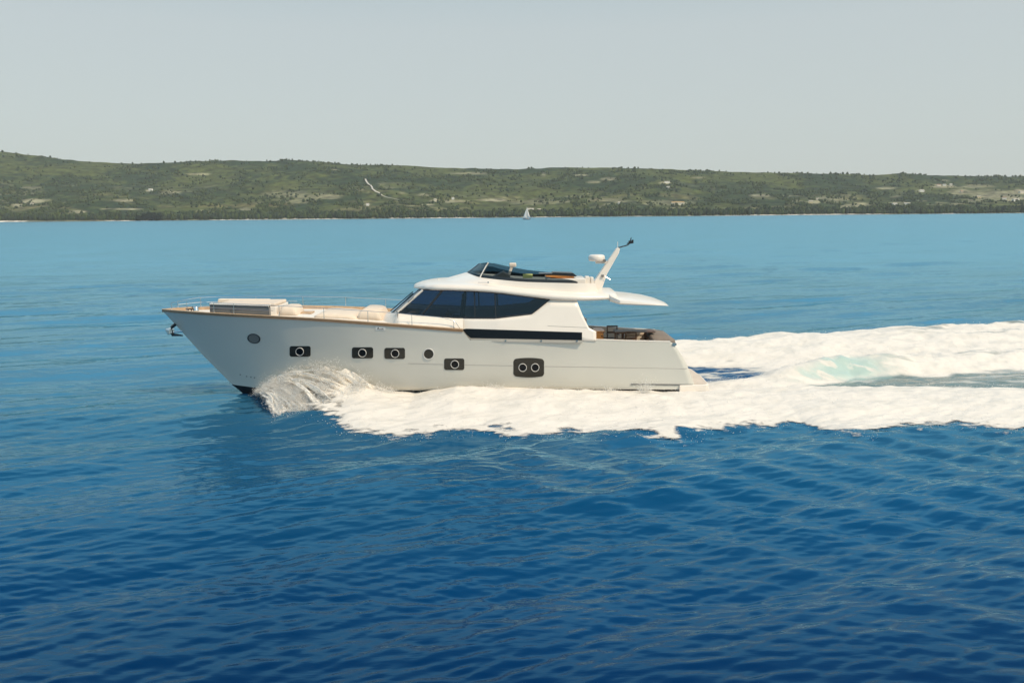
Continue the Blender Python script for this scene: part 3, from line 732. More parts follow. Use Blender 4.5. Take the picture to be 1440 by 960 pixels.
# swim platform
P0 = at(975, 541, YC - 2.0); P1 = at(997.5, 541, YC - 1.9); P2 = at(997, 550, YC - 1.9)
rg = []
zt, zb = P0[2], P2[2]
outl = [(P0[0] - .6, -2.1), (P1[0] - .12, -1.95), (P1[0], -1.8), (P1[0] + .08, 0), (P1[0], 1.8), (P1[0] - .12, 1.95), (P0[0] - .6, 2.1)]
pf = MB(); pf.loft([[(x, YC + y, zb) for x, y in outl], [(x, YC + y, zt) for x, y in outl]]); sp_ = bevel(pf.build('swim_platform', mt['white'], yacht), .03)
pf = MB(); pf.loft([[(x - .06, YC + y * .95, zt + .004) for x, y in outl], [(x - .06, YC + y * .95, zt + .02) for x, y in outl]]); pf.build('teak_planking', mt['paleteak'], sp_)

# house -----------------------------------------------------------------
zh0 = float(zs(hp(600, 459.5)[0]))
def house_half(X, Z):
    X = np.asarray(X, float)
    b0 = np.interp(X, [at(553, 438, YC)[0], at(580, 440, YC - 1.9)[0], at(640, 447, YC - 2.2)[0], at(700, 460, YC - 2.3)[0], at(838, 466, YC - 2.3)[0]], [1.75, 2.02, 2.28, 2.42, 2.25])
    base = np.interp(X, [-6, 6], [zh0 + .3, zh0 - .3])
    return b0 - .24 * (np.asarray(Z) - base)
def hs_(u, v, eps=0.0):
    p = solve(u, v, house_half); p[1] -= eps; return p
XS0 = 556
vb = interp([(556, 446), (600, 452), (640, 458), (650, 463), (656, 470), (661, 476), (820, 479.5), (838, 479)])
vw = interp([(556, 438.6), (563, 440), (585, 442.6), (640, 446.6), (697, 447), (748, 441), (773, 421)])
vt = interp([(558, 438.5), (564, 434), (594, 407.5), (640, 408.2), (690, 411), (740, 417), (773, 421), (815, 423)])
def vtopw(u):
    if u <= 773: return float(vw(u))
    if u <= 811: return float(vt(u)) - 1.0
    return float(np.interp(u, [811, 818, 828, 838.5], [422, 440, 460.5, 466]))
us = sorted(set(list(np.linspace(556, 838.5, 58)) + [563, 585, 640, 650, 656, 661, 697, 748, 773, 811, 820, 828]))
def side_panel(name, us, f0, f1, m, s, parent, th=.05, eps=0.0, nr=6):
    V = []; F = []
    for i, u in enumerate(us):
        for j in range(nr):
            v = f0(u) + (f1(u) - f0(u)) * j / (nr - 1); p = hs_(u, float(v), eps)
            V.append((p[0], YC + s * (YC - p[1]), p[2]))
        if i:
            for j in range(nr - 1):
                q = ((i - 1) * nr + j, i * nr + j, i * nr + j + 1, (i - 1) * nr + j + 1); F.append(q if s < 0 else q[::-1])
    o = build(name, V, F, m, parent, True)
    if th: solid(o, th)
    return o
for s in (-1, 1):
    cs = side_panel('house_side', us, vb, vtopw, mt['white'], s, yacht)
    # window glass, each pane between mullions
    wu = [u for u in np.linspace(558.5, 772.5, 50)]
    g = side_panel('side_window', wu, lambda u: float(vw(u)) + .6, lambda u: float(vt(u)) - .6, mt['tint'], s, yacht, th=0, eps=-.02)
    for u0, v0, u1, v1, wd in ((593, 442.5, 621, 409, .05), (668, 447, 667, 410, .03), (697, 447, 696, 411.5, .035)):
        mm = MB(); a = hs_(u0, v0, -.035); b = hs_(u1, v1, -.035)
        a[1] = YC + s * (YC - a[1]); b[1] = YC + s * (YC - b[1]); mm.tube([a, b], wd, 6); mm.build('mullion', mt['black'], g)
    # black rim around the glass
    loop = [(u, float(vw(u))) for u in np.linspace(561, 773, 34)] + [(u, float(vt(u))) for u in np.linspace(771, 594, 26)] + [(u, float(vt(u))) for u in (585, 575, 566)]
    lp = []
    for u, v in loop:
        q = hs_(u, v, .004); q[1] = YC + s * (YC - q[1]); lp.append(q)
    mm = MB(); mm.tube(lp + [lp[0]], .028, 6); mm.build('window_frame', mt['black'], g)
    # black slot along the side deck, and the ledge below it
    f_lo = interp([(650, 463), (660, 475.2), (818, 478.2)]); f_hi = interp([(650, 463), (655, 461.9), (818, 467.2)])
    sl_ = side_panel('side_slot', list(np.linspace(650, 818.5, 30)), f_lo, f_hi, mt['blackglass'], s, yacht, th=0, eps=.012, nr=4)
    lf = interp([(655, 471.5), (660, 477), (817, 480)])
    V = []; F = []
    uu_ = list(np.linspace(651, 660, 5)) + list(np.linspace(664, 818, 24))
    for i, u in enumerate(uu_):
        v0 = float(np.interp(u, [651, 660, 818], [464.2, 475.6, 478.4])); v1 = float(np.interp(u, [651, 660, 818], [465.6, 479.2, 481.6]))
        a = hs_(u, v0); b = hs_(u, v1)
        for q, e in ((a, 0.0), (a, .13), (b, .11), (b, -.02)): V.append((q[0], YC + s * (YC - q[1] + e), q[2]))
        if i:
            for k in range(4):
                q = ((i - 1) * 4 + k, i * 4 + k, i * 4 + (k + 1) % 4, (i - 1) * 4 + (k + 1) % 4); F.append(q if s < 0 else q[::-1])
    n = len(uu_) * 4; F += [(0, 1, 2, 3), (n - 4, n - 3, n - 2, n - 1)]
    lg = build('side_ledge', V, F, mt['ledge'], yacht)
    for u in (661, 711, 761, 811):
        q = hs_(u, 478.4 if u > 661 else 477.2, .14); q[1] = YC + s * (YC - q[1]); mm = MB(); mm.box(q, (.06, .04, .06)); mm.build('ledge_bracket', mt['steel'], lg)
# seam between the house and the hull, aft
for s in (-1,):
    mm = MB(); mm.tube([hs_(u, np.interp(u, [770, 836], [458, 460.8]), .002) for u in np.linspace(770, 826, 9)], .012, 5); mm.build('house_seam', mt['seam'], yacht)
# aft bulkhead of the saloon with a dark door glass
ab0 = hs_(826, 458); ab1 = hs_(812, 425); zf = float(ztop_aft(XCK)) - .25
V = [(ab0[0] + .1, YC - 2.2, zf), (ab0[0] + .1, YC + 2.2, zf), (ab1[0] - .1, YC + 1.95, ab1[2]), (ab1[0] - .1, YC - 1.95, ab1[2])]
bk = solid(build('aft_bulkhead', V, [(0, 1, 2, 3)], mt['white'], yacht), .05)
V2 = [(V[0][0] * (1 - t) + V[3][0] * t + .035, YC + y, V[0][2] * (1 - t) + V[3][2] * t) for t, y in ((.08, -1.2), (.08, 1.2), (.9, 1.2), (.9, -1.2))]
build('saloon_door', V2, [(0, 1, 2, 3)], mt['blackglass'], bk)

# windscreen
def wsp(f, k):
    """f across (-1..1), k up (0..1)"""
    lo_c = at(551.5, 438, YC); lo_n = hs_(560, 439); hi_c = at(589, 406.5, YC); hi_n = hs_(595, 408)
    def cr(c, n_, f): 
        return np.array([c[0] + (n_[0] - c[0]) * f * f, YC + f * (YC - n_[1]), c[2] + (n_[2] - c[2]) * f * f])
    a = cr(lo_c, lo_n, f); b = cr(hi_c, hi_n, f); return a + (b - a) * k
nf, nk = 17, 5; V = [wsp(-1 + 2 * i / (nf - 1), j / (nk - 1)) for i in range(nf) for j in range(nk)]
F = [(i * nk + j, i * nk + j + 1, (i + 1) * nk + j + 1, (i + 1) * nk + j) for i in range(nf - 1) for j in range(nk - 1)]
ws = build('windscreen', V, F, mt['clear'], yacht, True)
for f in (-1, -.34, .34, 1):
    mm = MB(); mm.tube([wsp(f, k) + np.array([-.012, 0, .012]) for k in (0, .5, 1)], .04 if abs(f) < 1 else .05, 6); mm.build('windscreen_post', mt['white'] if abs(f) == 1 else mt['steel'], ws)
for f in (-.75, -.05, .6):
    mm = MB(); a = wsp(f, .0) + np.array([-.07, 0, .03]); b = wsp(f + .12, .82) + np.array([-.07, 0, .05]); mm.tube([a, b], .022, 5); mm.build('wiper', mt['black'], ws)
# cabin trunk sloping from the glass down to the deck
V = []; F = []
for i in range(21):
    f = -1 + 2 * i / 20; a = wsp(f, 0); dd_ = np.array([-.55 * (1 - .6 * f * f), .12 * f, 0]); b = a + dd_; b[2] = float(zs(b[0])) - .12
    V += [tuple(a), tuple(a * .5 + b * .5 + np.array([0, 0, .05])), tuple(b)]
    if i:
        for k in range(2): F.append((3 * i - 3 + k, 3 * i + k, 3 * i + k + 1, 3 * i - 2 + k))
build('cabin_trunk', V, F, mt['deck'], yacht, True)
for s in (-1, 1):
    V = []; F = []; uc = np.linspace(559, 651, 24)
    a = wsp(s, 0); b = a + np.array([-.22, .12 * s, 0]); b[2] = float(zs(b[0])) - .12
    V += [tuple(b), tuple(a * .5 + b * .5 + np.array([0, 0, .05])), tuple(a)]
    for i, u in enumerate(uc, 1):
        vg = float(np.interp(u, [a for a, b in SHEER], [b for a, b in SHEER])); g = hp(u, vg); a = hs_(u, float(vw(u)) + 1.0, .012)
        lo_z = g[2] - .03; gb = YC - g[1] - .16; ab = YC - a[1]
        x0_, x1_ = g[0], a[0]
        V += [(x0_, YC + s * gb, lo_z), (x0_ * .6 + x1_ * .4, YC + s * (gb * .75 + ab * .25), lo_z * .45 + a[2] * .55), (x1_, YC + s * ab, a[2])]
        if i:
            for k in range(2):
                q = (3 * i - 3 + k, 3 * i + k, 3 * i + k + 1, 3 * i - 2 + k); F.append(q if s < 0 else q[::-1])
    build('side_coaming', V, F, mt['deck'], yacht, True)
# dashboard and helm, seen through the glass
lo = hs_(640, 446)
mm = MB(); mm.box((hs_(585, 440)[0] + .5, YC, lo[2] - .12), (1.2, 3.2, .14)); bevel(mm.build('dashboard', mt['inside'], yacht), .03)
def chair_mb(c, h=1.1, w_=.55):
    m_ = MB(); m_.box((c[0], c[1], c[2] + .45), (w_, w_, .14)); m_.box((c[0] + w_ * .45, c[1], c[2] + .45 + h * .45), (.14, w_ * .9, h * .85), ry=.12); m_.box((c[0] + w_ * .55, c[1], c[2] + .5 + h * .95), (.13, w_ * .5, .22)); return m_
hc = at(642, 432, YC - .9); fz = lo[2] - .35
for yy in (-.9, .5):
    c = (hc[0], YC + yy, fz - .35); q = bevel(chair_mb(c, 1.0).build('helm_chair', mt['black'], yacht), .04)
    m_ = MB(); m_.lathe((c[0], c[1], c[2] - .3), [(.2, 0), (.2, .03), (.06, .06), (.06, .7)], 12); m_.build('pedestal', mt['steel'], q)
mm = MB(); mm.box((hs_(735, 440)[0], YC + .9, fz - .3), (1.6, .7, .8)); bevel(mm.build('saloon_sofa', mt['inside'], yacht), .06)

# hardtop roof ------------------------------------------------------------
hr = interp([(at(581, 404, YC)[0], .45), (at(588, 405, YC - 1)[0], 1.15), (at(598, 407, YC - 1.8)[0], 1.75), (at(612, 408, YC - 2.1)[0], 2.08), (at(640, 409, YC - 2.2)[0], 2.2), (at(775, 421, YC - 2.2)[0], 2.2), (at(812, 423, YC - 2.15)[0], 2.12), (at(858, 421, YC - 1.9)[0], 1.85), (at(872, 421, YC - 1.9)[0], 1.85)])
def rooflist():
    rows_ = []
    for u, v0, v1 in ((581.5, 404.6, 403.4), (584, 405.2, 402.6), (590, 406.4, 401.4), (598, 407.6, 401), (610, 408.2, 400.6), (640, 408.8, 400.8), (690, 411.4, 403.0), (740, 417.2, 408.2), (775, 421.2, 411.4), (812, 423.2, 413.6), (840, 422.6, 414.4), (868, 420.6, 414.8)):
        Y = YC - 2
        for _ in range(10): X = at(u, v0, Y)[0]; Y = YC - float(hr(X))
        a = at(u, v0, Y); b = at(u, v1, Y); rows_.append((a[0], YC - Y, a[2], b[2]))
    return rows_
RL = rooflist()
rz0 = spline([(r_[0], r_[2]) for r_ in RL]); rz1 = spline([(r_[0], r_[3]) for r_ in RL])
xr = np.concatenate([np.linspace(RL[0][0], RL[4][0], 14), np.linspace(RL[4][0] + .2, RL[-1][0], 40)])
rings = []
for x in xr:
    h_ = float(hr(x)); a = float(rz0(x)); b = float(rz1(x)); th = b - a
    sec = [(-h_ + .10, a), (-h_ + .02, a + th * .12), (-h_, a + th * .4), (-h_ + .05, a + th * .75), (-h_ + .16, b)]
    crown = [(-h_ * .7, b + .05), (-h_ * .35, b + .08), (0, b + .09)]
    L = sec + crown; full = L + [(-y, z) for y, z in L[-2::-1]]
    rings.append([(x, YC + y, z) for y, z in full])
mm = MB(); mm.loft(rings); roof = mm.build('roof', mt['white'], yacht, True)
# small lights and horn on the roof front
mm = MB(); q = at(608, 396.5, YC - .3); mm.box((q[0], q[1], q[2]), (.34, .12, .09)); mm.build('horn', mt['white'], roof)
mm = MB(); q = at(616.5, 396, YC - .3); mm.tube([(q[0], q[1], q[2] - .15), (q[0], q[1], q[2] + .12)], .04, 8); mm.build('searchlight', mt['white'], roof)

# aft overhang: wider wing that tapers to the stern
wl = []
for u, v_lo, v_hi, hb in ((858, 424, 414.5, 1.9), (872, 428.2, 421.5, 2.25), (900, 429.2, 424.2, 2.25), (922, 429.8, 426.6, 2.1), (934, 430, 428, 1.7), (940, 430.2, 429.4, 1.0)):
    a = at(u, v_lo, YC - hb); b = at(u, v_hi, YC - hb); wl.append((a[0], hb, a[2], b[2]))
rings = []
for x, hb, a, b in wl:
    sec = [(-hb + .06, a), (-hb, a + .3 * (b - a)), (-hb + .02, b - .2 * (b - a)), (-hb + .10, b)]
    crown = [(-hb * .5, b + .03), (0, b + .04)]
    L = sec + crown; rings.append([(x, YC + y, z) for y, z in L + [(-y, z) for y, z in L[-2::-1]]])
mm = MB(); mm.loft(rings); ao = mm.build('aft_overhang', mt['white'], yacht, True); es = ao.modifiers.new('split', 'EDGE_SPLIT'); es.split_angle = R(25)

# flybridge coaming --------------------------------------------------------
FX = lambda u, v, y: at(u, v, YC - y)
top_near = [(838, 398.5, 1.25), (820, 398.4, 1.5), (798, 398, 1.62), (740, 396.4, 1.68), (705, 393.6, 1.62), (685, 391.4, 1.42), (672, 389.2, 1.05), (662, 386, .55), (655, 383, 0)]
bot_near = [(841, 408.5, 1.35), (822, 408, 1.65), (798, 406.8, 1.8), (740, 403.0, 1.85), (695, 399.2, 1.8), (660, 397.2, 1.65), (636, 396.4, 1.25), (618, 395.8, .7), (611, 395.4, 0)]
def outline(L):
    P = [FX(u, v, y) for u, v, y in L]; P = [np.array(p) for p in P]
    n = [len(P)]; t = np.arange(len(P)); tf = np.linspace(0, len(P) - 1, 41)
    Q = np.stack([np.stack([spline(list(zip(t, [p[k] for p in P])))(tf)], 0)[0] for k in range(3)], -1)
    far = Q[-2::-1].copy(); far[:, 1] = 2 * YC - far[:, 1]; return np.vstack([Q, far])
OT, OB = outline(top_near), outline(bot_near)
OB[:, 2] = np.minimum(OB[:, 2], OT[:, 2] - .02)
for i in range(len(OB)): OB[i, 2] = min(OB[i, 2], float(rz1(OB[i, 0])) + .02)
cen = np.array([OT[:, 0].mean(), YC, 0])
OI = OT.copy(); dirs = OT[:, :2] - cen[:2]; OI[:, :2] = cen[:2] + dirs * .95; OI[:, 1] = YC + (OT[:, 1] - YC) * .92
OF = OI.copy(); OF[:, 2] = rz1(OF[:, 0]) + .06
mid = OB * .5 + OT * .5
n = len(OT); OB[:, 1] = YC + (OB[:, 1] - YC) * np.where(OB[:, 0] > FX(690, 399, 1.8)[0], .93, 1.0); mid = OB * .5 + OT * .5
rg = [OB, mid, OT, OI, OF]; V = [tuple(p) for r_ in rg for p in r_]; F = []
for k in range(4):
    for i in range(n - 1): F.append((k * n + i, k * n + i + 1, (k + 1) * n + i + 1, (k + 1) * n + i))
for i in range(20): F.append((4 * n + i, 4 * n + i + 1, 4 * n + n - 2 - i, 4 * n + n - 1 - i)) if False else None
F += [tuple(4 * n + i for i in range(n))]                     # sole of the flybridge
F += [(0, n, 2 * n, 3 * n, 4 * n), (5 * n - 1, 4 * n - 1, 3 * n - 1, 2 * n - 1, n - 1)]
F += [(0, 4 * n, 5 * n - 1, n - 1)]
fly = build('flybridge_coaming', V, F, mt['white'], yacht, False); es = fly.modifiers.new('split', 'EDGE_SPLIT'); es.split_angle = R(28)
for pgn in fly.data.polygons: pgn.use_smooth = len(pgn.vertices) == 4
mm = MB(); mm.tube([FX(672, 397.2, 1.83), FX(685, 397.3, 1.85)], .012, 5); q = FX(686.5, 397, 1.86); mm.box(q, (.06, .05, .06)); mm.build('side_light', mt['steel'], fly)
# visor of dark glass standing on the coaming
vis_h = interp([(0, .0), (6, .02), (9, .12), (12, .22), (18, .37), (24, .48), (30, .50), (40, .38)])
V = []; F = []
sel = [i for i in range(n) if min(i, n - 1 - i) >= 7]
for c, i in enumerate(sel):
    b = OT[i].copy(); b[2] += .003; b[:2] = b[:2] * .985 + cen[:2] * .015
    h_ = float(vis_h(min(i, n - 1 - i))); t_ = b.copy(); t_[2] += h_; dv = cen[:2] - b[:2]; dv /= np.linalg.norm(dv)
    fr = sstep(24, 40, min(i, n - 1 - i)); t_[0] += h_ * (.35 + 1.0 * fr); t_[1] += np.sign(YC - b[1]) * h_ * .25
    V += [b, b * .5 + t_ * .5, t_]
    if c:
        for k in range(2): F.append((3 * c - 3 + k, 3 * c + k, 3 * c + k + 1, 3 * c - 2 + k))
vis = build('windshield_visor', V, F, mt['visor'], yacht, True)
for i in (29, n - 30):
    c = sel.index(i); mm = MB(); mm.tube([np.array(V[3 * c]) + (0, 0, -.02), np.array(V[3 * c + 1]), np.array(V[3 * c + 2])], .035, 6); mm.build('visor_post', mt['white'], vis)
# dark band at the foot of the visor
V2 = []; F2 = []
for c, i in enumerate(sel):
    b = np.array(V[3 * c]); t_ = np.array(V[3 * c + 2]); q = b + (t_ - b) * min(1, .13 / max(np.linalg.norm(t_ - b), .01)); off = np.array([0, -.012 * np.sign(YC - b[1]), 0])
    V2 += [b + off - np.array([0, 0, .03]), q + off]
    if c: F2.append((2 * c - 2, 2 * c, 2 * c + 1, 2 * c - 1))
build('visor_band', V2, F2, mt['black'], vis)

# flybridge furniture (fixed)
zf_ = float(OF[10, 2])
q = FX(703, 386, .6); mm = MB(); mm.prism([(q[0] - .35, zf_), (q[0] + .45, zf_), (q[0] + .45, q[2] + .0), (q[0] + .15, q[2] + .15), (q[0] - .35, q[2] - .1)], YC - 1.1, YC - .2); con = bevel(mm.build('helm_console', mt['panel'], yacht), .03)
q = FX(714, 383, .65)
mm = MB(); mm.box((q[0] + .1, q[1], q[2] + .05), (.12, .5, .72), ry=.35); mm.box((q[0] + .22, q[1], q[2] + .32), (.30, .55, .16)); fs = bevel(mm.build('flybridge_helm_seat', mt['cushion'], yacht), .04)
mm = MB(); mm.box((q[0] + .0, q[1], zf_ + .25), (.4, .4, .5)); mm.build('seat_base', mt['panel'], fs)
q = FX(742, 387.5, .9); mm = MB(); mm.box((q[0], q[1], q[2] - .02), (.42, .1, .17)); tw = bevel(mm.build('folded_towel', mt['yellow']), .02)
tag(tw, 'yellow green folded towel behind the tinted flybridge visor', 'towel')
q = FX(744, 392, .9); mm = MB(); mm.box((q[0], q[1] + .05, (q[2] + zf_) / 2 - .06), (1.3, .5, max(q[2] - zf_, .1) + .02)); bevel(mm.build('flybridge_bench', mt['panel'], yacht), .03)
# sun loungers aft: cream base, dark folded cushions on orange frame
q0, q1 = FX(768, 393, .8), FX(823, 393, .8)
mm = MB(); mm.box(((q0[0] + q1[0]) / 2, YC - .15, (zf_ + q0[2]) / 2 + .02), (q1[0] - q0[0], 1.9, q0[2] - zf_ + .06)); sp0 = bevel(mm.build('flybridge_sunpad_base', mt['white'], yacht), .04)
q = FX(825.5, 392.5, .6); mm = MB(); mm.box((q[0], q[1] - .0, q[2] - .05), (.2, .5, .36)); mm.box((q[0] + .2, q[1], q[2] - .05), (.14, .4, .3)); bevel(mm.build('flybridge_locker', mt['white'], yacht), .04)
q = FX(787, 386.5, .5); mm = MB(); mm.box((q[0], q[1], q[2] - .02), (1.25, .8, .08)); mm.box((q[0] + .1, q[1], q[2] - .10), (1.0, .7, .08)); ct = bevel(mm.build('flybridge_table', mt['wood'], yacht), .02)
mm = MB(); mm.prism([(q[0] - .9, q[2] + .09), (q[0] - .35, q[2] + .09), (q[0] - .3, q[2] + .14), (q[0] + .55, q[2] + .10), (q[0] + .72, q[2] - .03), (q[0] + .66, q[2] - .05), (q[0] - .3, q[2] + .04), (q[0] - .9, q[2] + .06)], q[1] - .42, q[1] + .42)
tag(mm.build('folded_cover', mt['black']), 'black folded cover lying on the orange wood table of the flybridge', 'cover')

# mast with radar
ml = [at(u, v, YC) for u, v in ((837, 408), (834.5, 395), (838, 391), (866, 349.5), (868.5, 348), (871.5, 349.5), (870, 356), (853, 385), (845, 407.5))]
V = []; 
for s in (-1, 1):
    for p in ml:
        k = sstep(4.0, 6.5, p[2]); V.append((p[0], YC + s * (.30 * (1 - k) + .11 * k), p[2]))
nn = len(ml); F = [tuple(range(nn)), tuple(range(2 * nn - 1, nn - 1, -1))] + [(i, i + nn, (i + 1) % nn + nn, (i + 1) % nn) for i in range(nn)]
mast = bevel(build('mast', V, F, mt['white'], yacht), .03)
q = at(839, 367, YC)
mm = MB(); mm.lathe((q[0], YC, q[2]), [(.30, 0), (.35, .03), (.36, .10), (.36, .19), (.33, .25), (.24, .28), (.05, .285)], 28); rd = mm.build('radar_dome', mt['white'], mast, True)
mm = MB(); mm.box((q[0] + .3, YC, q[2] - .06), (.7, .22, .10)); mm.build('radar_bracket', mt['white'], mast)
a, b, c = at(869, 348.5, YC), at(883, 344.5, YC), at(886, 340.5, YC)
mm = MB(); mm.tube([a, b, c], .028, 6); ar = mm.build('antenna_arm', mt['black'], mast)
mm = MB(); mm.box(c, (.13, .13, .13)); mm.box(c + np.array([.12, .1, .02]), (.08, .09, .16)); mm.box(c + np.array([-.07, -.08, -.05]), (.16, .05, .05)); mm.tube([c, c + np.array([.05, 0, .2])], .02, 5); mm.build('wind_sensor', mt['black'], ar)
mm = MB(); a = at(868.5, 348, YC); mm.tube([a, a + np.array([0, 0, .25])], .012, 5); mm.build('whip_antenna', mt['white'], mast)
for u, v in ((849, 366.5), (846, 388)):
    q = at(u, v, YC - .3); mm = MB(); mm.box((q[0] + .05, YC - .2, q[2]), (.10, .18, .10)); mm.build('mast_light', mt['rub'], mast)
q = at(851, 389, YC - .3); mm = MB(); mm.tube([q, at(858, 393, YC - .3)], .012, 5); mm.build('flag_hook', mt['steel'], mast)

# railings ----------------------------------------------------------------
def rail_pt(u, side, h_, inset=.10):
    p = hp(u, float(np.interp(u, [a for a, b in SHEER], [b for a, b in SHEER]))); b = YC - p[1] - inset
    return np.array([p[0], YC + side * b, p[2] + h_])
for side in (-1, 1):
    us_r = list(np.linspace(240, 640, 40)); hgt = lambda u: float(np.interp(u, [236, 262, 560, 625, 640], [.30, .44, .46, .42, .30]))
    if side > 0: tp_ = [rail_pt(u, side, hgt(u)) for u in us_r if u <= 590] 
    else: tp_ = [rail_pt(u, side, hgt(u)) for u in us_r]
    mm = MB(); mm.tube(tp_ + [tp_[-1] + np.array([.22, 0, -.34])], .012, 6); rl = mm.build('guard_rail', mt['steel'], yacht, True)
    for u in (240, 262, 300, 328, 392, 455, 517, 579, 638):
        if side > 0 and u > 590: continue
        mm = MB(); mm.tube([rail_pt(u, side, .0), rail_pt(u, side, hgt(u))], .012, 6); mm.lathe(rail_pt(u, side, .015), [(.04, 0), (.04, .02), (.016, .03)], 8); mm.build('stanchion', mt['steel'], rl)
    mm = MB(); mm.tube([rail_pt(u, side, hgt(u) * .5) for u in us_r if u < 392], .009, 5); mm.build('lower_wire', mt['steel'], rl)

# bow fittings
mm = MB()
q = at(275, 435, YC - .3); mm.lathe((q[0], YC - .25, float(zs(q[0])) - .08), [(.13, 0), (.13, .08), (.09, .12), (.11, .22), (.05, .25)], 16); wl_ = mm.build('windlass', mt['steel'], yacht, True)
for x_, y_ in ((XB + 1.35, -.35), (XB + 1.35, .35), (XB + 2.3, .75)):
    z_ = float(zs(x_)) - .06; mm = MB(); mm.box((x_, YC + y_, z_ + .10), (.34, .06, .05)); mm.box((x_ - .07, YC + y_, z_ + .03), (.04, .05, .12)); mm.box((x_ + .07, YC + y_, z_ + .03), (.04, .05, .12)); bevel(mm.build('deck_cleat', mt['black'], yacht), .01)
# bow lounge: grey surround with cream seats
zd_ = lambda x: float(zs(x)) - .10
LX0, LX1 = rail_pt(290, -1, 0)[0] + .25, rail_pt(378, -1, 0)[0]
pn = [rail_pt(u, -1, 0, .16) for u in np.linspace(293, 377, 10)]
zt_ = at(330, 430.5, pn[4][1])[2]
V = []; F = []
for i, p in enumerate(pn):
    z1 = at(np.interp(i, [0, 9], [293, 377]), np.interp(i, [0, 9], [428.6, 431.2]), p[1])[2]
    V += [(p[0], p[1], p[2] - .12), (p[0], p[1] + .03, z1), (p[0], p[1] + .22, z1), (p[0], p[1] + .25, p[2] - .12)]
    if i:
        for k in range(4): F.append(((i - 1) * 4 + k, i * 4 + k, i * 4 + (k + 1) % 4, (i - 1) * 4 + (k + 1) % 4))
F += [(0, 1, 2, 3), (36, 37, 38, 39)]
ln = bevel(build('lounge_surround', V, F, mt['panel'], yacht), .02)
V = []; F = []
for i, p in enumerate(pn):
    z1 = at(np.interp(i, [0, 9], [293, 377]), np.interp(i, [0, 9], [428.6, 431.2]), p[1])[2]
    V += [(p[0], p[1] - .01, z1 + .003), (p[0], p[1] - .01, z1 + .06), (p[0], p[1] + .28, z1 + .06), (p[0], p[1] + .28, z1 + .003)]
    if i:
        for k in range(4): F.append(((i - 1) * 4 + k, i * 4 + k, i * 4 + (k + 1) % 4, (i - 1) * 4 + (k + 1) % 4))
F += [(0, 1, 2, 3), (36, 37, 38, 39)]
bevel(build('lounge_capping', V, F, mt['white'], ln), .02)
# seat block and back cushion of the lounge
zs1 = zt_ - .1
mm = MB(); mm.prism([(LX0, zd_(LX0)), (LX1, zd_(LX1)), (LX1, zs1), (LX0, zs1)], YC - .9, YC + 1.15); bevel(mm.build('lounge_base', mt['white'], yacht), .04)
mm = MB(); mm.box(((LX0 + LX1) / 2, YC + .1, zs1 + .07), (LX1 - LX0 - .1, 1.9, .14)); bevel(mm.build('lounge_cushion', mt['cushion'], yacht), .05, 3)
a, b = at(306, 419.8, YC + .9), at(380, 420.2, YC + .9); lo_ = at(380, 428, YC + .9)
mm = MB(); mm.prism([(a[0], lo_[2]), (b[0], lo_[2]), (b[0], b[2]), (a[0] + .05, a[2])], YC + .75, YC + 1.05); bevel(mm.build('lounge_backrest', mt['cushion'], yacht), .06, 3)
# deck cushions and hatches
def pad(name, u0, u1, v_top, Yoff0, Yoff1, m, hgt_):
    a = at(u0, v_top, YC + Yoff0); b = at(u1, v_top, YC + Yoff0); n_ = 10; rings = []
    for i in range(n_ + 1):
        t = i / n_; x = a[0] + (b[0] - a[0]) * t; e = (1 - abs(2 * t - 1) ** 4) ** .5 if 0 < i < n_ else .12
        zb_ = float(zs(x)) - .12; hh2 = hgt_ * (.25 + .75 * e)
        rings.append([(x, YC + Yoff0, zb_), (x, YC + Yoff0 + .02, zb_ + hh2 * .7), (x, YC + Yoff0 + .12, zb_ + hh2), (x, YC + Yoff1 - .12, zb_ + hh2), (x, YC + Yoff1 - .02, zb_ + hh2 * .7), (x, YC + Yoff1, zb_)])
    mm = MB(); mm.loft(rings); return mm.build(name, m, yacht, True)
pad('deck_cushion', 392, 417, 436, -1.0, .4, mt['cushion'], .42)
pad('sunpad', 441, 502, 440, -1.3, 1.1, mt['cushion'], .22)
pad('sunpad_backrest', 502, 536, 440, -1.2, 1.1, mt['cushion'], .46)
mm = MB(); q = at(430, 440, YC - .3); mm.box((q[0], YC, zd_(q[0]) + .06), (.5, .7, .06)); bevel(mm.build('deck_hatch', mt['teak'], yacht), .02)

# anchor in its roller under the bow
a0 = at(248, 458, YC - .0); a1 = at(240, 464, YC); a2 = at(241, 470.5, YC); a3 = at(256, 471.5, YC)
mm = MB(); mm.tube([at(247, 455.5, YC), at(241.5, 460, YC), at(240.5, 465, YC), at(243, 470, YC)], .075, 8); mm.tube([at(242, 470.5, YC), at(250, 471, YC), at(257, 471.8, YC)], .07, 8, .03); ah = mm.build('anchor_roller', mt['black'], yacht)
f0, f1, f2, f3 = at(231.5, 462.5, YC - .25), at(236, 470.8, YC - .25), at(240, 470, YC - .25), at(238.5, 463.5, YC - .25)
mm = MB(); mm.prism([(f0[0], f0[2]), (f1[0], f1[2]), (f2[0], f2[2]), (f3[0], f3[2])], YC - .28, YC + .28); bevel(mm.build('anchor', mt['steel'], yacht), .03)
mm = MB(); mm.tube([at(238, 468, YC), at(257, 465.5, YC)], .04, 6); mm.build('anchor_shank', mt['steel'], yacht)

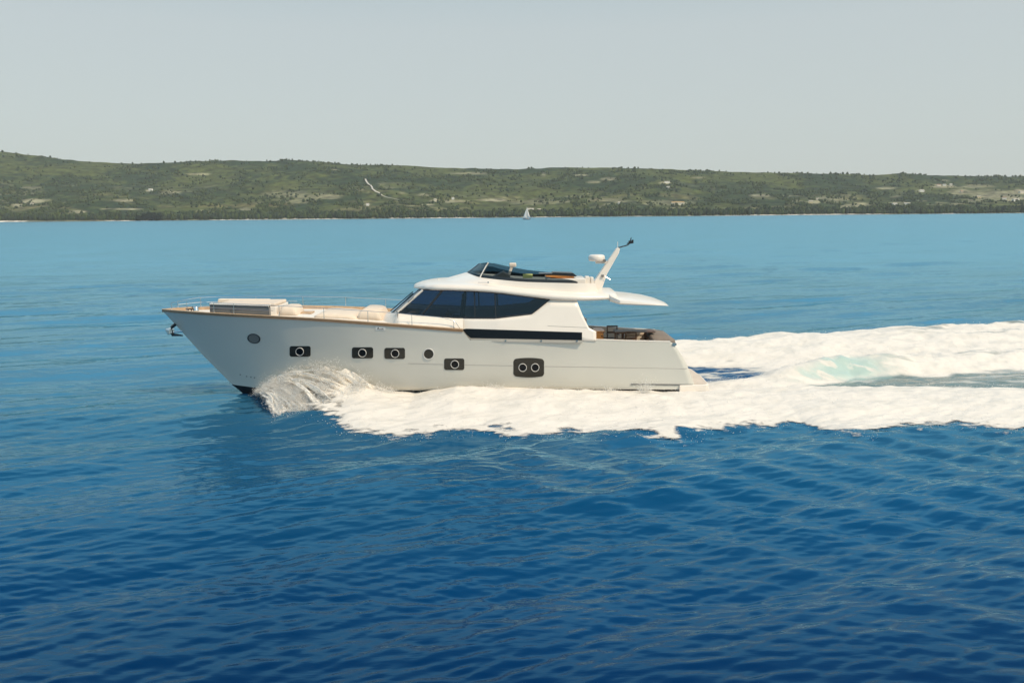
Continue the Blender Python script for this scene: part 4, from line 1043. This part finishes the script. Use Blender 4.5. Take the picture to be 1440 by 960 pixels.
# cockpit ------------------------------------------------------------------
XE = _e[0][0]
xc = np.linspace(XCK - .02, XE - .05, 18); zfl = float(ztop_aft(XCK)) - .85
V = []; F = []
for i, x in enumerate(xc):
    zt2 = float(ztop_aft(x)); b = float(hull_half(x, zt2))
    for s in (-1, 1):
        V += [(x, YC + s * (b + .01), zt2 + .0), (x, YC + s * (b + .01), zt2 + .035), (x, YC + s * (b - .16), zt2 + .035), (x, YC + s * (b - .17), zfl)]
    if i:
        for s in (0, 4):
            for k in range(3):
                q = ((i - 1) * 8 + s + k, i * 8 + s + k, i * 8 + s + k + 1, (i - 1) * 8 + s + k + 1); F.append(q)
        F.append(((i - 1) * 8 + 3, i * 8 + 3, i * 8 + 7, (i - 1) * 8 + 7))
n8 = (len(xc) - 1) * 8; F.append((n8 + 2, n8 + 3, n8 + 7, n8 + 6)); F.append((n8 + 1, n8 + 2, n8 + 6, n8 + 5))
cp = build('cockpit_tub', V, F, mt['white'], yacht)
V = [(xc[0], YC - 1.9, zfl + .006), (xc[-1], YC - 1.7, zfl + .006), (xc[-1], YC + 1.7, zfl + .006), (xc[0], YC + 1.9, zfl + .006)]
build('teak_sole', V, [(0, 1, 2, 3)], mt['teak'], cp)
# orange wood cabinet against the house
q0, q1 = at(837.5, 466.8, YC - 1.35), at(848.5, 467.4, YC - 1.35)
mm = MB(); mm.prism([(q0[0], zfl + .02), (q1[0], zfl + .02), (q1[0], q1[2]), (q0[0], q0[2])], YC - 1.4, YC - .4); cb = bevel(mm.build('cockpit_cabinet', mt['wood'], yacht), .02)
mm = MB(); mm.box(((q0[0] + q1[0]) / 2, YC - .9, q0[2] + .03), (q1[0] - q0[0] + .1, 1.1, .04)); mm.build('cabinet_top', mt['wood'], cb)
mm = MB(); mm.box(((q0[0] + q1[0]) / 2 + .1, YC - 1.42, q0[2] - .17), (.05, .03, .05)); mm.build('knob', mt['black'], cb)
# table and chairs standing in the cockpit
def deck_chair(name, x, y, rz, label, mat_seat):
    r_ = empty(name, (x, y, zfl + .01), rz); tag(r_, label, 'chair', 'dark chairs round the cockpit table')
    L = Vector((x, y, zfl + .01)); m3 = Matrix.Rotation(0, 3, 'Z')
    def part(nm, c, d, m_, ry=0): 
        mm = MB(); mm.box((c[0] + x, c[1] + y, c[2] + L.z), d, 0, ry); return mm.build(nm, m_, r_)
    part('seat', (0, 0, .44), (.5, .5, .07), mat_seat); part('backrest', (-.24, 0, .98), (.05, .5, .07), mt['darkwood'], -.12); part('backrest_slat', (-.24, 0, .70), (.04, .44, .08), mt['darkwood'], -.12)
    for sy in (-.22, .22): part('back_post', (-.24, sy, .72), (.05, .05, .56), mt['darkwood'], -.12)
    for sx in (-.21, .21):
        for sy in (-.21, .21): part('leg', (sx, sy, .205), (.045, .045, .41), mt['darkwood'])
    for sy in (-.25, .25): part('armrest', (0, sy, .66), (.46, .05, .04), mt['darkwood'])
    return r_
def cx(u): return at(u, 470, YC - .4)[0]
deck_chair('cockpit_chair', cx(854), YC - .75, 0, 'dark wooden chair nearest the orange cabinet, red cushion', mt['red'])
deck_chair('cockpit_chair', cx(866), YC + .75, R(-90), 'dark wooden cockpit chair behind the table, far from the viewer', mt['cover'])
deck_chair('cockpit_chair', cx(869), YC - .95, R(90), 'dark wooden cockpit chair at the near side of the table', mt['cover'])
deck_chair('cockpit_chair', cx(884), YC - .85, R(90), 'aftmost dark wooden cockpit chair beside the white bench cushions', mt['cover'])
tb = empty('cockpit_table', (cx(893), YC - .1, zfl + .01)); tag(tb, 'long dark table among the chairs in the open cockpit', 'table')
tbx = tb.location
mm = MB(); mm.box((tbx.x, tbx.y, tbx.z + .90), (1.75, .85, .035)); mm.build('table_top', mt['darkwood'], tb)
for sx in (-.5, .5): mm = MB(); mm.box((tbx.x + sx, tbx.y, tbx.z + .43), (.10, .10, .85)); mm.build('leg', mt['darkwood'], tb)
# bench across the stern with white cushions and a brown cover
q0, q1 = cx(892), cx(915)
mm = MB(); mm.box(((q0 + q1) / 2, YC + 1.05, zfl + .3), (q1 - q0 + .5, .7, .56)); bn = bevel(mm.build('cockpit_bench', mt['white'], yacht), .04)
mm = MB(); mm.box(((q0 + q1) / 2, YC + 1.0, zfl + .66), (q1 - q0 + .45, .65, .16)); bevel(mm.build('bench_cushion', mt['cushion'], bn), .05)
rings = []
for u, hh3 in ((912, .0), (915, .06), (922, .10), (930, .08), (938, .04), (943, .0)):
    x = cx(u); zt3 = float(ztop_aft(min(x, XE))) + .03; hb = float(hull_half(min(x, XE), zt3)) * .8
    rings.append([(x, YC - hb, zt3 - .15), (x, YC - hb * .9, zt3 + hh3 * .8), (x, YC - hb * .3, zt3 + hh3), (x, YC + hb * .3, zt3 + hh3), (x, YC + hb * .9, zt3 + hh3 * .8), (x, YC + hb, zt3 - .15)])
mm = MB(); mm.loft(rings); tag(mm.build('stern_cover', mt['cover'], None, True), 'brown canvas cover stretched over the stern sunpad', 'cover')

# ------------------------------------------------------------------ wake
gx_ = np.arange(_st[-1][0] - .6, 31.0, 0.06); gy_ = np.arange(27.5, 50.0, 0.06)
WX, WY = np.meshgrid(gx_, gy_)
h_, cov, foam, teal, dkk, trg, deep_ = field(WX, WY)
lump = fbm(WX * 1.1, WY * 1.6, 4, 91); fine_ = fbm(WX * 4.0, WY * 5.0, 3, 95)
z_ = h_ * .85 + waves(WX, WY, np.full_like(WX, .06)) * (1 - .6 * deep_) + deep_ * (.15 * h_ + .15 * (lump - .4) + .012 * (fine_ - .5)) + .014 + .05 * cov ** 2 
insd = (np.abs(WY - YC) < hull_half(np.minimum(WX, XST), np.full_like(WX, .3)) - .12) & (WX < XST)
ok = (cov > .03) & (~insd)
fo = ok[:-1, :-1] & ok[:-1, 1:] & ok[1:, 1:] & ok[1:, :-1]
idx = np.arange(WX.size).reshape(WX.shape)
Fq = np.stack([idx[:-1, :-1], idx[:-1, 1:], idx[1:, 1:], idx[1:, :-1]], -1)[fo]
used = np.unique(Fq); remap = np.zeros(WX.size, int); remap[used] = np.arange(len(used))
Vw = np.stack([WX, WY, z_], -1).reshape(-1, 3)[used]
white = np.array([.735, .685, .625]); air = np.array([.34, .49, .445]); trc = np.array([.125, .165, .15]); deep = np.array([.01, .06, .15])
f_ = np.clip(foam, 0, 1)[..., None]
under = trc * (1 - np.clip(teal * 1.3, 0, 1))[..., None] + air * np.clip(teal * 1.3, 0, 1)[..., None]
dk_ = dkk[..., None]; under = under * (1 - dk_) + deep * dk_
Cw = under * (1 - f_) + white * f_
def foam_mat():
    m = bpy.data.materials.new('wake_foam'); m.use_nodes = True; n = m.node_tree; b = n.nodes['Principled BSDF']
    a = n.nodes.new('ShaderNodeVertexColor'); a.layer_name = 'foam'; n.links.new(a.outputs[0], b.inputs['Base Color'])
    mr = n.nodes.new('ShaderNodeMapRange'); mr.inputs[1].default_value = .3; mr.inputs[2].default_value = .95; mr.inputs[3].default_value = .22; mr.inputs[4].default_value = .95
    n.links.new(a.outputs[1], mr.inputs[0]); n.links.new(mr.outputs[0], b.inputs['Roughness'])
    b.inputs['Specular IOR Level'].default_value = .35
    geo = n.nodes.new('ShaderNodeNewGeometry'); nz_ = n.nodes.new('ShaderNodeTexNoise'); nz_.inputs['Scale'].default_value = 6; nz_.inputs['Detail'].default_value = 5
    mp = n.nodes.new('ShaderNodeMapping'); mp.inputs['Scale'].default_value = (.5, 1, 1); n.links.new(geo.outputs['Position'], mp.inputs[0]); n.links.new(mp.outputs[0], nz_.inputs['Vector'])
    bp = n.nodes.new('ShaderNodeBump'); bp.inputs['Strength'].default_value = .15; bp.inputs['Distance'].default_value = .03
    n.links.new(nz_.outputs['Fac'], bp.inputs['Height']); n.links.new(bp.outputs[0], b.inputs['Normal'])
    ca = n.nodes.new('ShaderNodeVertexColor'); ca.layer_name = 'cover'
    lace = n.nodes.new('ShaderNodeTexNoise'); lace.inputs['Scale'].default_value = 2.2; lace.inputs['Detail'].default_value = 8; lace.inputs['Roughness'].default_value = .66
    mp2 = n.nodes.new('ShaderNodeMapping'); mp2.inputs['Scale'].default_value = (.45, 1.1, 1.1); n.links.new(geo.outputs['Position'], mp2.inputs[0]); n.links.new(mp2.outputs[0], lace.inputs['Vector'])
    ml_ = n.nodes.new('ShaderNodeMapRange'); ml_.inputs[1].default_value = .28; ml_.inputs[2].default_value = .72; n.links.new(lace.outputs['Fac'], ml_.inputs[0])
    m1 = n.nodes.new('ShaderNodeMath'); m1.operation = 'MULTIPLY'; m1.inputs[1].default_value = 1.45; n.links.new(ca.outputs[0], m1.inputs[0])
    m2 = n.nodes.new('ShaderNodeMath'); m2.operation = 'SUBTRACT'; n.links.new(m1.outputs[0], m2.inputs[0]); n.links.new(ml_.outputs[0], m2.inputs[1])
    m3 = n.nodes.new('ShaderNodeMapRange'); m3.inputs[1].default_value = 0.0; m3.inputs[2].default_value = .42; n.links.new(m2.outputs[0], m3.inputs[0])
    n.links.new(m3.outputs[0], b.inputs['Alpha'])
    return m
mt['foam'] = foam_mat()
wk = np_mesh('wake_foam', Vw, remap[Fq], mt['foam'])
vcol(wk, 'foam', np.hstack([Cw.reshape(-1, 3)[used], f_.reshape(-1, 1)[used]]))
vcol(wk, 'cover', np.repeat(cov.reshape(-1, 1)[used], 3, 1))
tag(wk, 'broad white foaming wake along the hull and astern', 'wake', kind='stuff')

# spray: droplets, thrown in arcs from the bow and tossed up from the foam
OV = np.array([(1, 0, 0), (-1, 0, 0), (0, 1, 0), (0, -1, 0), (0, 0, 1), (0, 0, -1)], float)
OFc = np.array([(0, 2, 4), (2, 1, 4), (1, 3, 4), (3, 0, 4), (2, 0, 5), (1, 2, 5), (3, 1, 5), (0, 3, 5)])
def drops(name, P, D, r_, stretch, m):
    """P points, D unit directions, r_ radii"""
    n_ = len(P); D = D / np.linalg.norm(D, axis=1, keepdims=True)
    ref = np.where(np.abs(D[:, 2:3]) > .9, np.array([[1., 0, 0]]), np.array([[0, 0, 1.]])); A = np.cross(D, ref); A /= np.linalg.norm(A, axis=1, keepdims=True); B = np.cross(D, A)
    V = P[:, None, :] + r_[:, None, None] * (OV[None, :, 0:1] * D[:, None, :] * stretch[:, None, None] + OV[None, :, 1:2] * A[:, None, :] + OV[None, :, 2:3] * B[:, None, :])
    F = (OFc[None] + 6 * np.arange(n_)[:, None, None]).reshape(-1, 3)
    return np_mesh(name, V.reshape(-1, 3), F, m, smooth=True)
spm = bpy.data.materials.new('spray_water'); spm.use_nodes = True; sn = spm.node_tree; sn.nodes.clear()
so_ = sn.nodes.new('ShaderNodeOutputMaterial'); sx = sn.nodes.new('ShaderNodeMixShader'); sa = sn.nodes.new('ShaderNodeBsdfDiffuse'); sb_ = sn.nodes.new('ShaderNodeBsdfTranslucent')
sa.inputs[0].default_value = (.93, .92, .90, 1); sb_.inputs[0].default_value = (.93, .92, .90, 1); sx.inputs[0].default_value = .5
sn.links.new(sa.outputs[0], sx.inputs[1]); sn.links.new(sb_.outputs[0], sx.inputs[2]); sn.links.new(sx.outputs[0], so_.inputs[0])
x0 = _st[-1][0] + .15
def arc(e, t01, k, phi):
    """a thread of water leaving the stem: phi 0 thrown sideways, 1 swept back along the hull"""
    ex = x0 + e; eb = hull_half(ex, np.full_like(ex, .45))
    g = 1 - .50 * np.clip(e / 4.5, 0, 1)
    vz = (3.0 + 2.65 * phi ** 1.4) * g * k; vy = -(6.2 - 4.3 * phi) * (1 - .40 * e / 4.5) * (.6 + .4 * k); vx = 3.0 + 2.2 * phi
    t = t01 * (2 * vz / 9.81 + .05)
    return np.stack([ex + vx * t, YC - eb - .03 + vy * t, .12 + vz * t - 4.905 * t * t], -1), np.stack([vx + 0 * t, vy + 0 * t, vz - 9.81 * t], -1)
SV, SF, SA = [], [], []; base = 0
for li, phi in enumerate((0.0, .06, .12, .19, .26, .33, .41, .49, .57, .65, .73, .80, .86, .92, .96, 1.0, .97, .90, .82)):
    ne, nt_ = 90, 70
    E, T = np.meshgrid(np.linspace(0, 4.6, ne), np.linspace(0, 1, nt_), indexing='ij')
    k0 = 1.0 if li < 16 else (.86, .74, .62)[li - 16]
    am = .30 if phi < .7 else .12
    kk = k0 * (1 + am * (fbm(E * 1.6 + li * 9, T * .6, 4, 111 + li) - .5) + .16 * (fbm(E * 6 + li * 9, T * 2, 3, 121 + li) - .5))
    Pp, _ = arc(E, T, kk, phi)
    Pp[..., 0] += .3 * (fbm(E * 2 + li * 7, T * 3, 3, 161 + li) - .5)
    Pp[..., 1] += .40 * (fbm(E * 2 + li * 5, T * 3, 3, 131 + li) - .5); Pp[..., 2] += .22 * (fbm(E * 3 + li * 5, T * 5, 4, 141 + li) - .5)
    streak = fbm(E * 6 - T * 2 + li * 3.7, T * 8 + li * 1.3, 5, 151 + li, .62)
    emax = 2.4 + 2.2 * phi
    cov_ = (.92 - .62 * np.sin(math.pi * np.clip((T - .12) / .80, 0, 1)) * sstep(.8, .45, phi) * sstep(.25, .8, E)) * (.98 + .12 * phi) * sstep(0, .08, T) * sstep(1.0, .82, T) * sstep(emax, emax * .6, E) * sstep(-.05, .12, E)
    SV.append(Pp.reshape(-1, 3)); SA.append(np.clip(cov_ * .92 + (streak - .5) * 1.7 * (cov_ > .02), 0, 1).ravel())
    idx = np.arange(ne * nt_).reshape(ne, nt_) + base; base += ne * nt_
    SF.append(np.stack([idx[:-1, :-1], idx[:-1, 1:], idx[1:, 1:], idx[1:, :-1]], -1).reshape(-1, 4))
SV = np.vstack(SV); SF = np.vstack(SF); SA = np.concatenate(SA)
def sheet_mat():
    m = bpy.data.materials.new('spray_sheet'); m.use_nodes = True; n = m.node_tree; n.nodes.clear()
    o = n.nodes.new('ShaderNodeOutputMaterial'); mx = n.nodes.new('ShaderNodeMixShader'); t = n.nodes.new('ShaderNodeBsdfTransparent'); w2 = n.nodes.new('ShaderNodeMixShader')
    d = n.nodes.new('ShaderNodeBsdfDiffuse'); r_ = n.nodes.new('ShaderNodeBsdfTranslucent'); d.inputs[0].default_value = r_.inputs[0].default_value = (.95, .92, .87, 1); w2.inputs[0].default_value = .22
    n.links.new(d.outputs[0], w2.inputs[1]); n.links.new(r_.outputs[0], w2.inputs[2])
    a = n.nodes.new('ShaderNodeVertexColor'); a.layer_name = 'cover'; geo = n.nodes.new('ShaderNodeNewGeometry')
    nz_ = n.nodes.new('ShaderNodeTexNoise'); nz_.inputs['Scale'].default_value = 9; nz_.inputs['Detail'].default_value = 8; nz_.inputs['Roughness'].default_value = .72
    mp = n.nodes.new('ShaderNodeMapping'); mp.inputs['Rotation'].default_value = (0, R(35), 0); mp.inputs['Scale'].default_value = (.5, 1, 1.3)
    n.links.new(geo.outputs['Position'], mp.inputs[0]); n.links.new(mp.outputs[0], nz_.inputs['Vector'])
    mr = n.nodes.new('ShaderNodeMapRange'); mr.inputs[1].default_value = .28; mr.inputs[2].default_value = .66; n.links.new(nz_.outputs['Fac'], mr.inputs[0])
    m1 = n.nodes.new('ShaderNodeMath'); m1.operation = 'MULTIPLY'; m1.inputs[1].default_value = 1.5; n.links.new(a.outputs[0], m1.inputs[0])
    m2 = n.nodes.new('ShaderNodeMath'); m2.operation = 'SUBTRACT'; n.links.new(m1.outputs[0], m2.inputs[0]); n.links.new(mr.outputs[0], m2.inputs[1])
    m3 = n.nodes.new('ShaderNodeMapRange'); m3.inputs[1].default_value = 0; m3.inputs[2].default_value = .9; m3.inputs[4].default_value = .90; n.links.new(m2.outputs[0], m3.inputs[0])
    n.links.new(m3.outputs[0], mx.inputs[0]); n.links.new(t.outputs[0], mx.inputs[1]); n.links.new(w2.outputs[0], mx.inputs[2]); n.links.new(mx.outputs[0], o.inputs[0])
    return m
bsp = np_mesh('bow_spray', SV, SF, sheet_mat())
vcol(bsp, 'cover', np.repeat(SA[:, None], 3, 1))
tag(bsp, 'burst of white spray curling off the bow', 'spray', kind='stuff')
N = 300000
e = 3.6 * rng.random(N) ** 1.7; k = .75 + .4 * rng.beta(2.2, 1.6, N)
P, D = arc(e, rng.beta(1.6, 1.1, N), k, rng.random(N) ** .8)
P += (.07 + .12 * rng.random((N, 1)) ** 3) * rng.standard_normal((N, 3))
cl_ = fbm(P[:, 0] * 2.5 + P[:, 2] * 1.5, P[:, 2] * 3.5 - P[:, 0] * .6, 4, 101)
kp = (P[:, 2] > .02) & (rng.random(N) < np.clip(3.0 * (cl_ - .36), .04, 1)) & (P[:, 1] < YC - hull_half(P[:, 0], P[:, 2]) - .01)
P, D = P[kp], D[kp]
rad = .004 + .011 * rng.random(len(P)) ** 2.2
bdr = drops('bow_droplets', P, D, rad, 1.3 + 1.4 * rng.random(len(P)), spm)
tag(bdr, 'fine droplets flying off the bow spray', 'spray', kind='stuff')
# tossed droplets over the foam
N = 26000
ii = rng.integers(0, len(Vw), N); wgt = f_.reshape(-1)[used][ii]
P = Vw[ii].astype(float).copy(); kp = rng.random(N) < wgt * .9; P = P[kp]
P[:, :2] += .10 * rng.standard_normal((len(P), 2)); P[:, 2] += np.abs(rng.standard_normal(len(P))) * .07
D = np.stack([np.ones(len(P)), .3 * rng.standard_normal(len(P)), .4 * rng.standard_normal(len(P))], -1)
for u_, v_, n__, sc__ in ((908, 552, 1500, .42), (858, 552, 700, .22), (700, 548, 900, .2), (690, 548, 900, .22), (545, 556, 1200, .3)):
    c_ = at(u_, v_, YC - 2.6); hgt2 = np.abs(rng.standard_normal(n__)) * sc__ * .6
    P = np.vstack([P, np.stack([c_[0] + rng.standard_normal(n__) * (.09 + .35 * hgt2), c_[1] + rng.standard_normal(n__) * .12, c_[2] - .05 + hgt2], -1)])
    D = np.vstack([D, np.stack([np.ones(n__) * .5, .2 * rng.standard_normal(n__), np.ones(n__)], -1)])
fs_ = drops('foam_spray', P, D,     .005 + .009 * rng.random(len(P)) ** 2, 1.2 + rng.random(len(P)), spm)
tag(fs_, 'fine white spray tossed above the foaming wake', 'spray', kind='stuff')

# ------------------------------------------------------------------ far sailing boat
SBY = 1480.0; q = ground(741, 308.8); q = at(741, 308.6, SBY)
sb = empty('sailing_boat', (q[0], SBY, 0)); tag(sb, 'tiny white sailing boat under full sail before the far shore', 'sailing boat')
sx0 = q[0]
rings = []
for x_, b_, z0_, z1_ in ((-7.6, .05, 1.3, 1.7), (-5.5, 1.0, .2, 1.6), (-2, 1.9, -.3, 1.45), (3, 2.0, -.3, 1.35), (6.8, 1.4, .3, 1.35)):
    rings.append([(sx0 + x_, SBY - b_, z1_), (sx0 + x_, SBY - b_ * .7, z0_), (sx0 + x_, SBY + b_ * .7, z0_), (sx0 + x_, SBY + b_, z1_)])
mm = MB(); mm.loft(rings); mm.build('hull', mt['navy'], sb, True)
mm = MB(); mm.box((sx0 + 1.2, SBY, 1.85), (5, 2, .8)); bevel(mm.build('cabin', mt['white'], sb), .2)
mm = MB(); mm.tube([(sx0 - .3, SBY, 1), (sx0 - .3, SBY, 22)], .16, 8); mm.build('mast', mt['steel'], sb)
mm = MB(); mm.tube([(sx0 - .3, SBY, 3), (sx0 + 5.6, SBY - .8, 3)], .12, 8); mm.build('boom', mt['steel'], sb)
def sail(name, A, B, C, bel):
    V = []; F = []; n_ = 8
    A, B, C = map(np.array, (A, B, C))
    for i in range(n_ + 1):
        for j in range(n_ + 1):
            p = A + (B - A) * i / n_; c_ = A + (C - A) * i / n_; q_ = p + (c_ - p) * j / n_; q_ = q_ + np.array([0, -1, 0]) * bel * math.sin(math.pi * j / n_) * math.sin(math.pi * i / n_ * .9); V.append(q_)
    for i in range(n_):
        for j in range(n_): F.append((i * (n_ + 1) + j, i * (n_ + 1) + j + 1, (i + 1) * (n_ + 1) + j + 1, (i + 1) * (n_ + 1) + j))
    return solid(build(name, V, F, mt['sail'], sb, True), .03)
sail('mainsail', (sx0 - .1, SBY, 21.5), (sx0 - .1, SBY, 3.2), (sx0 + 5.5, SBY - .8, 3.3), .7)
sail('jib', (sx0 - .6, SBY, 19), (sx0 - 7.3, SBY, 1.9), (sx0 - .8, SBY - 1.4, 2.4), .8)

# ------------------------------------------------------------------ houses on the slope
hw_ = [mat('render_cream', (.72, .66, .54), .9), mat('render_white', (.80, .78, .73), .9), mat('render_yellow', (.68, .56, .32), .9), mat('stone_wall', (.50, .46, .38), .9)]
hr_ = [mat('roof_tile', (.42, .22, .13), .9), mat('roof_pale', (.58, .50, .42), .9), mat('roof_ochre', (.50, .32, .14), .9)]
hg = mat('house_window', (.04, .045, .05), .2)
def house(u, v, wd, dp_, h_, wm, rm, label, rz=0.0):
    p = on_terr(u, v)
    if p is None: return
    r_ = empty('house', (p[0], p[1], p[2]), 0); tag(r_, label, 'house', 'houses scattered on the far slope')
    x, y, z = p; ex_ = wd / 2; ey = dp_ / 2
    def rot(P): 
        c, s = math.cos(rz), math.sin(rz); return [(x + (a - x) * c - (b - y) * s, y + (a - x) * s + (b - y) * c, q_) for a, b, q_ in P]
    mm = MB(); mm.box((x, y, z + h_ / 2 - 1), (wd, dp_, h_ + 2)); mm.V = rot(mm.V); mm.build('wall', wm, r_)
    hr2 = dp_ * .24; zt2 = z + h_
    V = [(x - ex_ - .5, y - ey - .6, zt2 - .1), (x + ex_ + .5, y - ey - .6, zt2 - .1), (x + ex_ + .5, y + ey + .6, zt2 - .1), (x - ex_ - .5, y + ey + .6, zt2 - .1), (x - ex_ - .5, y, zt2 + hr2), (x + ex_ + .5, y, zt2 + hr2)]
    mm = MB(); mm.add(rot(V), [(0, 1, 5, 4), (2, 3, 4, 5), (1, 2, 5), (3, 0, 4), (3, 2, 1, 0)]); mm.build('roof', rm, r_)
    nw = max(2, int(wd / 4))
    for k in range(nw):
        xx = x - ex_ + (k + .5) * wd / nw
        mm = MB(); mm.box((xx, y - ey - .02, z + h_ * .55), (1.2, .1, 1.5)); mm.V = rot(mm.V); mm.build('window', hg, r_)
HS = [(212, 268, 14, 9, 6, 1, 1, 'white house alone on the middle of the left slope'),
      (45, 288.5, 10, 8, 5, 0, 1, 'cream house beside the bare patch on the far left slope'),
      (517, 289, 10, 8, 6, 1, 1, 'white house just below the winding pale track'),
      (509.5, 300.5, 14, 8, 5, 2, 2, 'yellow house low on the shore below the winding track'),
      (523, 304.8, 11, 8, 4.5, 1, 1, 'white hut at the waterline below the winding track'),
      (628, 305, 9, 7, 4, 1, 1, 'pale hut on the beach left of two others'),
      (655, 305, 9, 7, 5, 1, 0, 'pale hut on the beach with a brown roof'),
      (702, 304.3, 16, 7, 4, 1, 1, 'long pale hut on the beach left of the sailing boat'),
      (612, 282.5, 10, 8, 5, 0, 1, 'cream house at the left end of the pale terraces above the beach huts'),
      (637, 280.5, 9, 8, 6, 1, 1, 'white house among the pale terraces above the beach huts'),
      (746, 296, 22, 9, 5, 1, 1, 'long white house in the trees right behind the sailing boat'),
      (758, 296.5, 12, 8, 4.5, 3, 1, 'grey stone house next to the long white house behind the sailing boat'),
      (871, 287, 9, 8, 6, 1, 1, 'small white house between the sailing boat and the long ochre roofed house'),
      (953, 288, 44, 12, 8, 0, 2, 'very long cream house with ochre roof above the shore trees'),
      (938, 257.5, 20, 9, 5, 1, 1, 'pale long house high on the slope, upper of two'),
      (939.5, 265, 12, 8, 5, 1, 1, 'pale house high on the slope, lower of two'),
      (1140, 286, 14, 9, 6, 2, 1, 'yellowish house left of the bare cove'),
      (1150, 281.5, 10, 8, 5, 0, 1, 'small cream house just above the yellowish house by the bare cove'),
      (1258, 288.5, 16, 8, 6, 1, 1, 'white long house right of the bare cove, nearer the cove'),
      (1275.5, 288, 20, 8, 6, 1, 1, 'white long house right of the bare cove, farther from the cove'),
      (1296, 269.5, 18, 9, 6, 1, 1, 'white house under the hilltop hamlet on the right'),
      (1320, 262, 16, 9, 6, 0, 0, 'cream house with brown tiles in the hamlet high on the right'),
      (1328, 261.5, 12, 8, 6, 1, 1, 'white pale roofed house in the hamlet high on the right'),
      (1337, 261, 10, 8, 6, 0, 1, 'small cream house at the right end of the high hamlet'),
      (1352, 271, 10, 9, 6, 3, 0, 'stone house with brown tiles below the high hamlet'),
      (1376, 279, 14, 9, 6, 2, 1, 'yellow walled house on the bare right slope'),
      (1412, 280.5, 14, 9, 7, 1, 0, 'white house with brown tiles near the right edge'),
      (1428, 283, 26, 10, 7, 1, 1, 'large pale house in the clearing near the right edge'),
      (1436, 272, 18, 10, 7, 0, 1, 'cream house above the clearing at the right edge')]
for u, v, wd, dp_, h_, wi, ri, lab in HS: house(u, v, wd, dp_, h_, hw_[wi], hr_[ri], lab, random.uniform(-.3, .3))

# dark pines standing apart at the shore, left
pine_leaf = leaf_mat('pine_needles', None, (.022, .036, .022)); bark = mat('bark', (.10, .075, .05), .9)
def pine(u, v, hgt_, wd, label):
    p = on_terr(u, v); 
    if p is None: p = at(u, v, SH_Y + 14)
    r_ = empty('pine_tree', tuple(p)); tag(r_, label, 'tree', 'dark pines at the left shore')
    mm = MB(); mm.tube([(p[0], p[1], p[2] - 1), (p[0] + .3, p[1], p[2] + hgt_ * .5), (p[0], p[1], p[2] + hgt_ * .9)], .5, 7, .12); mm.build('trunk', bark, r_)
    n_ = 160; a = rng.random(n_) * 6.283; z = rng.random(n_); r0 = wd * (.35 + .65 * np.sqrt(np.clip(1 - (z * 1.7 - .65) ** 2 / 1.15, 0, 1))) * np.sqrt(rng.random(n_))
    C_ = np.stack([p[0] + r0 * np.cos(a), p[1] + r0 * np.sin(a), p[2] + hgt_ * (.22 + .75 * z)], -1); sz = 1.0 + 1.3 * rng.random(n_)
    jt = 1 + .5 * (rng.random((n_, 12, 1)) - .5)
    V = IV[None] * jt * sz[:, None, None] * np.array([1, 1, .75]) + C_[:, None, :]
    np_mesh('crown', V.reshape(-1, 3), (IF[None] + 12 * np.arange(n_)[:, None, None]).reshape(-1, 3), pine_leaf, r_, smooth=False)
for u, hgt_, wd, lab in ((196, 17, 8, 'lowest dark pine at the left end of the shore clump'), (203, 24, 8, 'tall dark pine second from the left in the shore clump'), (209.5, 27, 8.5, 'dark pine in the middle of the shore clump'), (217, 26, 9, 'dark pine right of the middle one in the shore clump'), (224.5, 26, 8, 'dark pine at the right end of the shore clump')):
    pine(u, 311.0, hgt_, wd, lab)
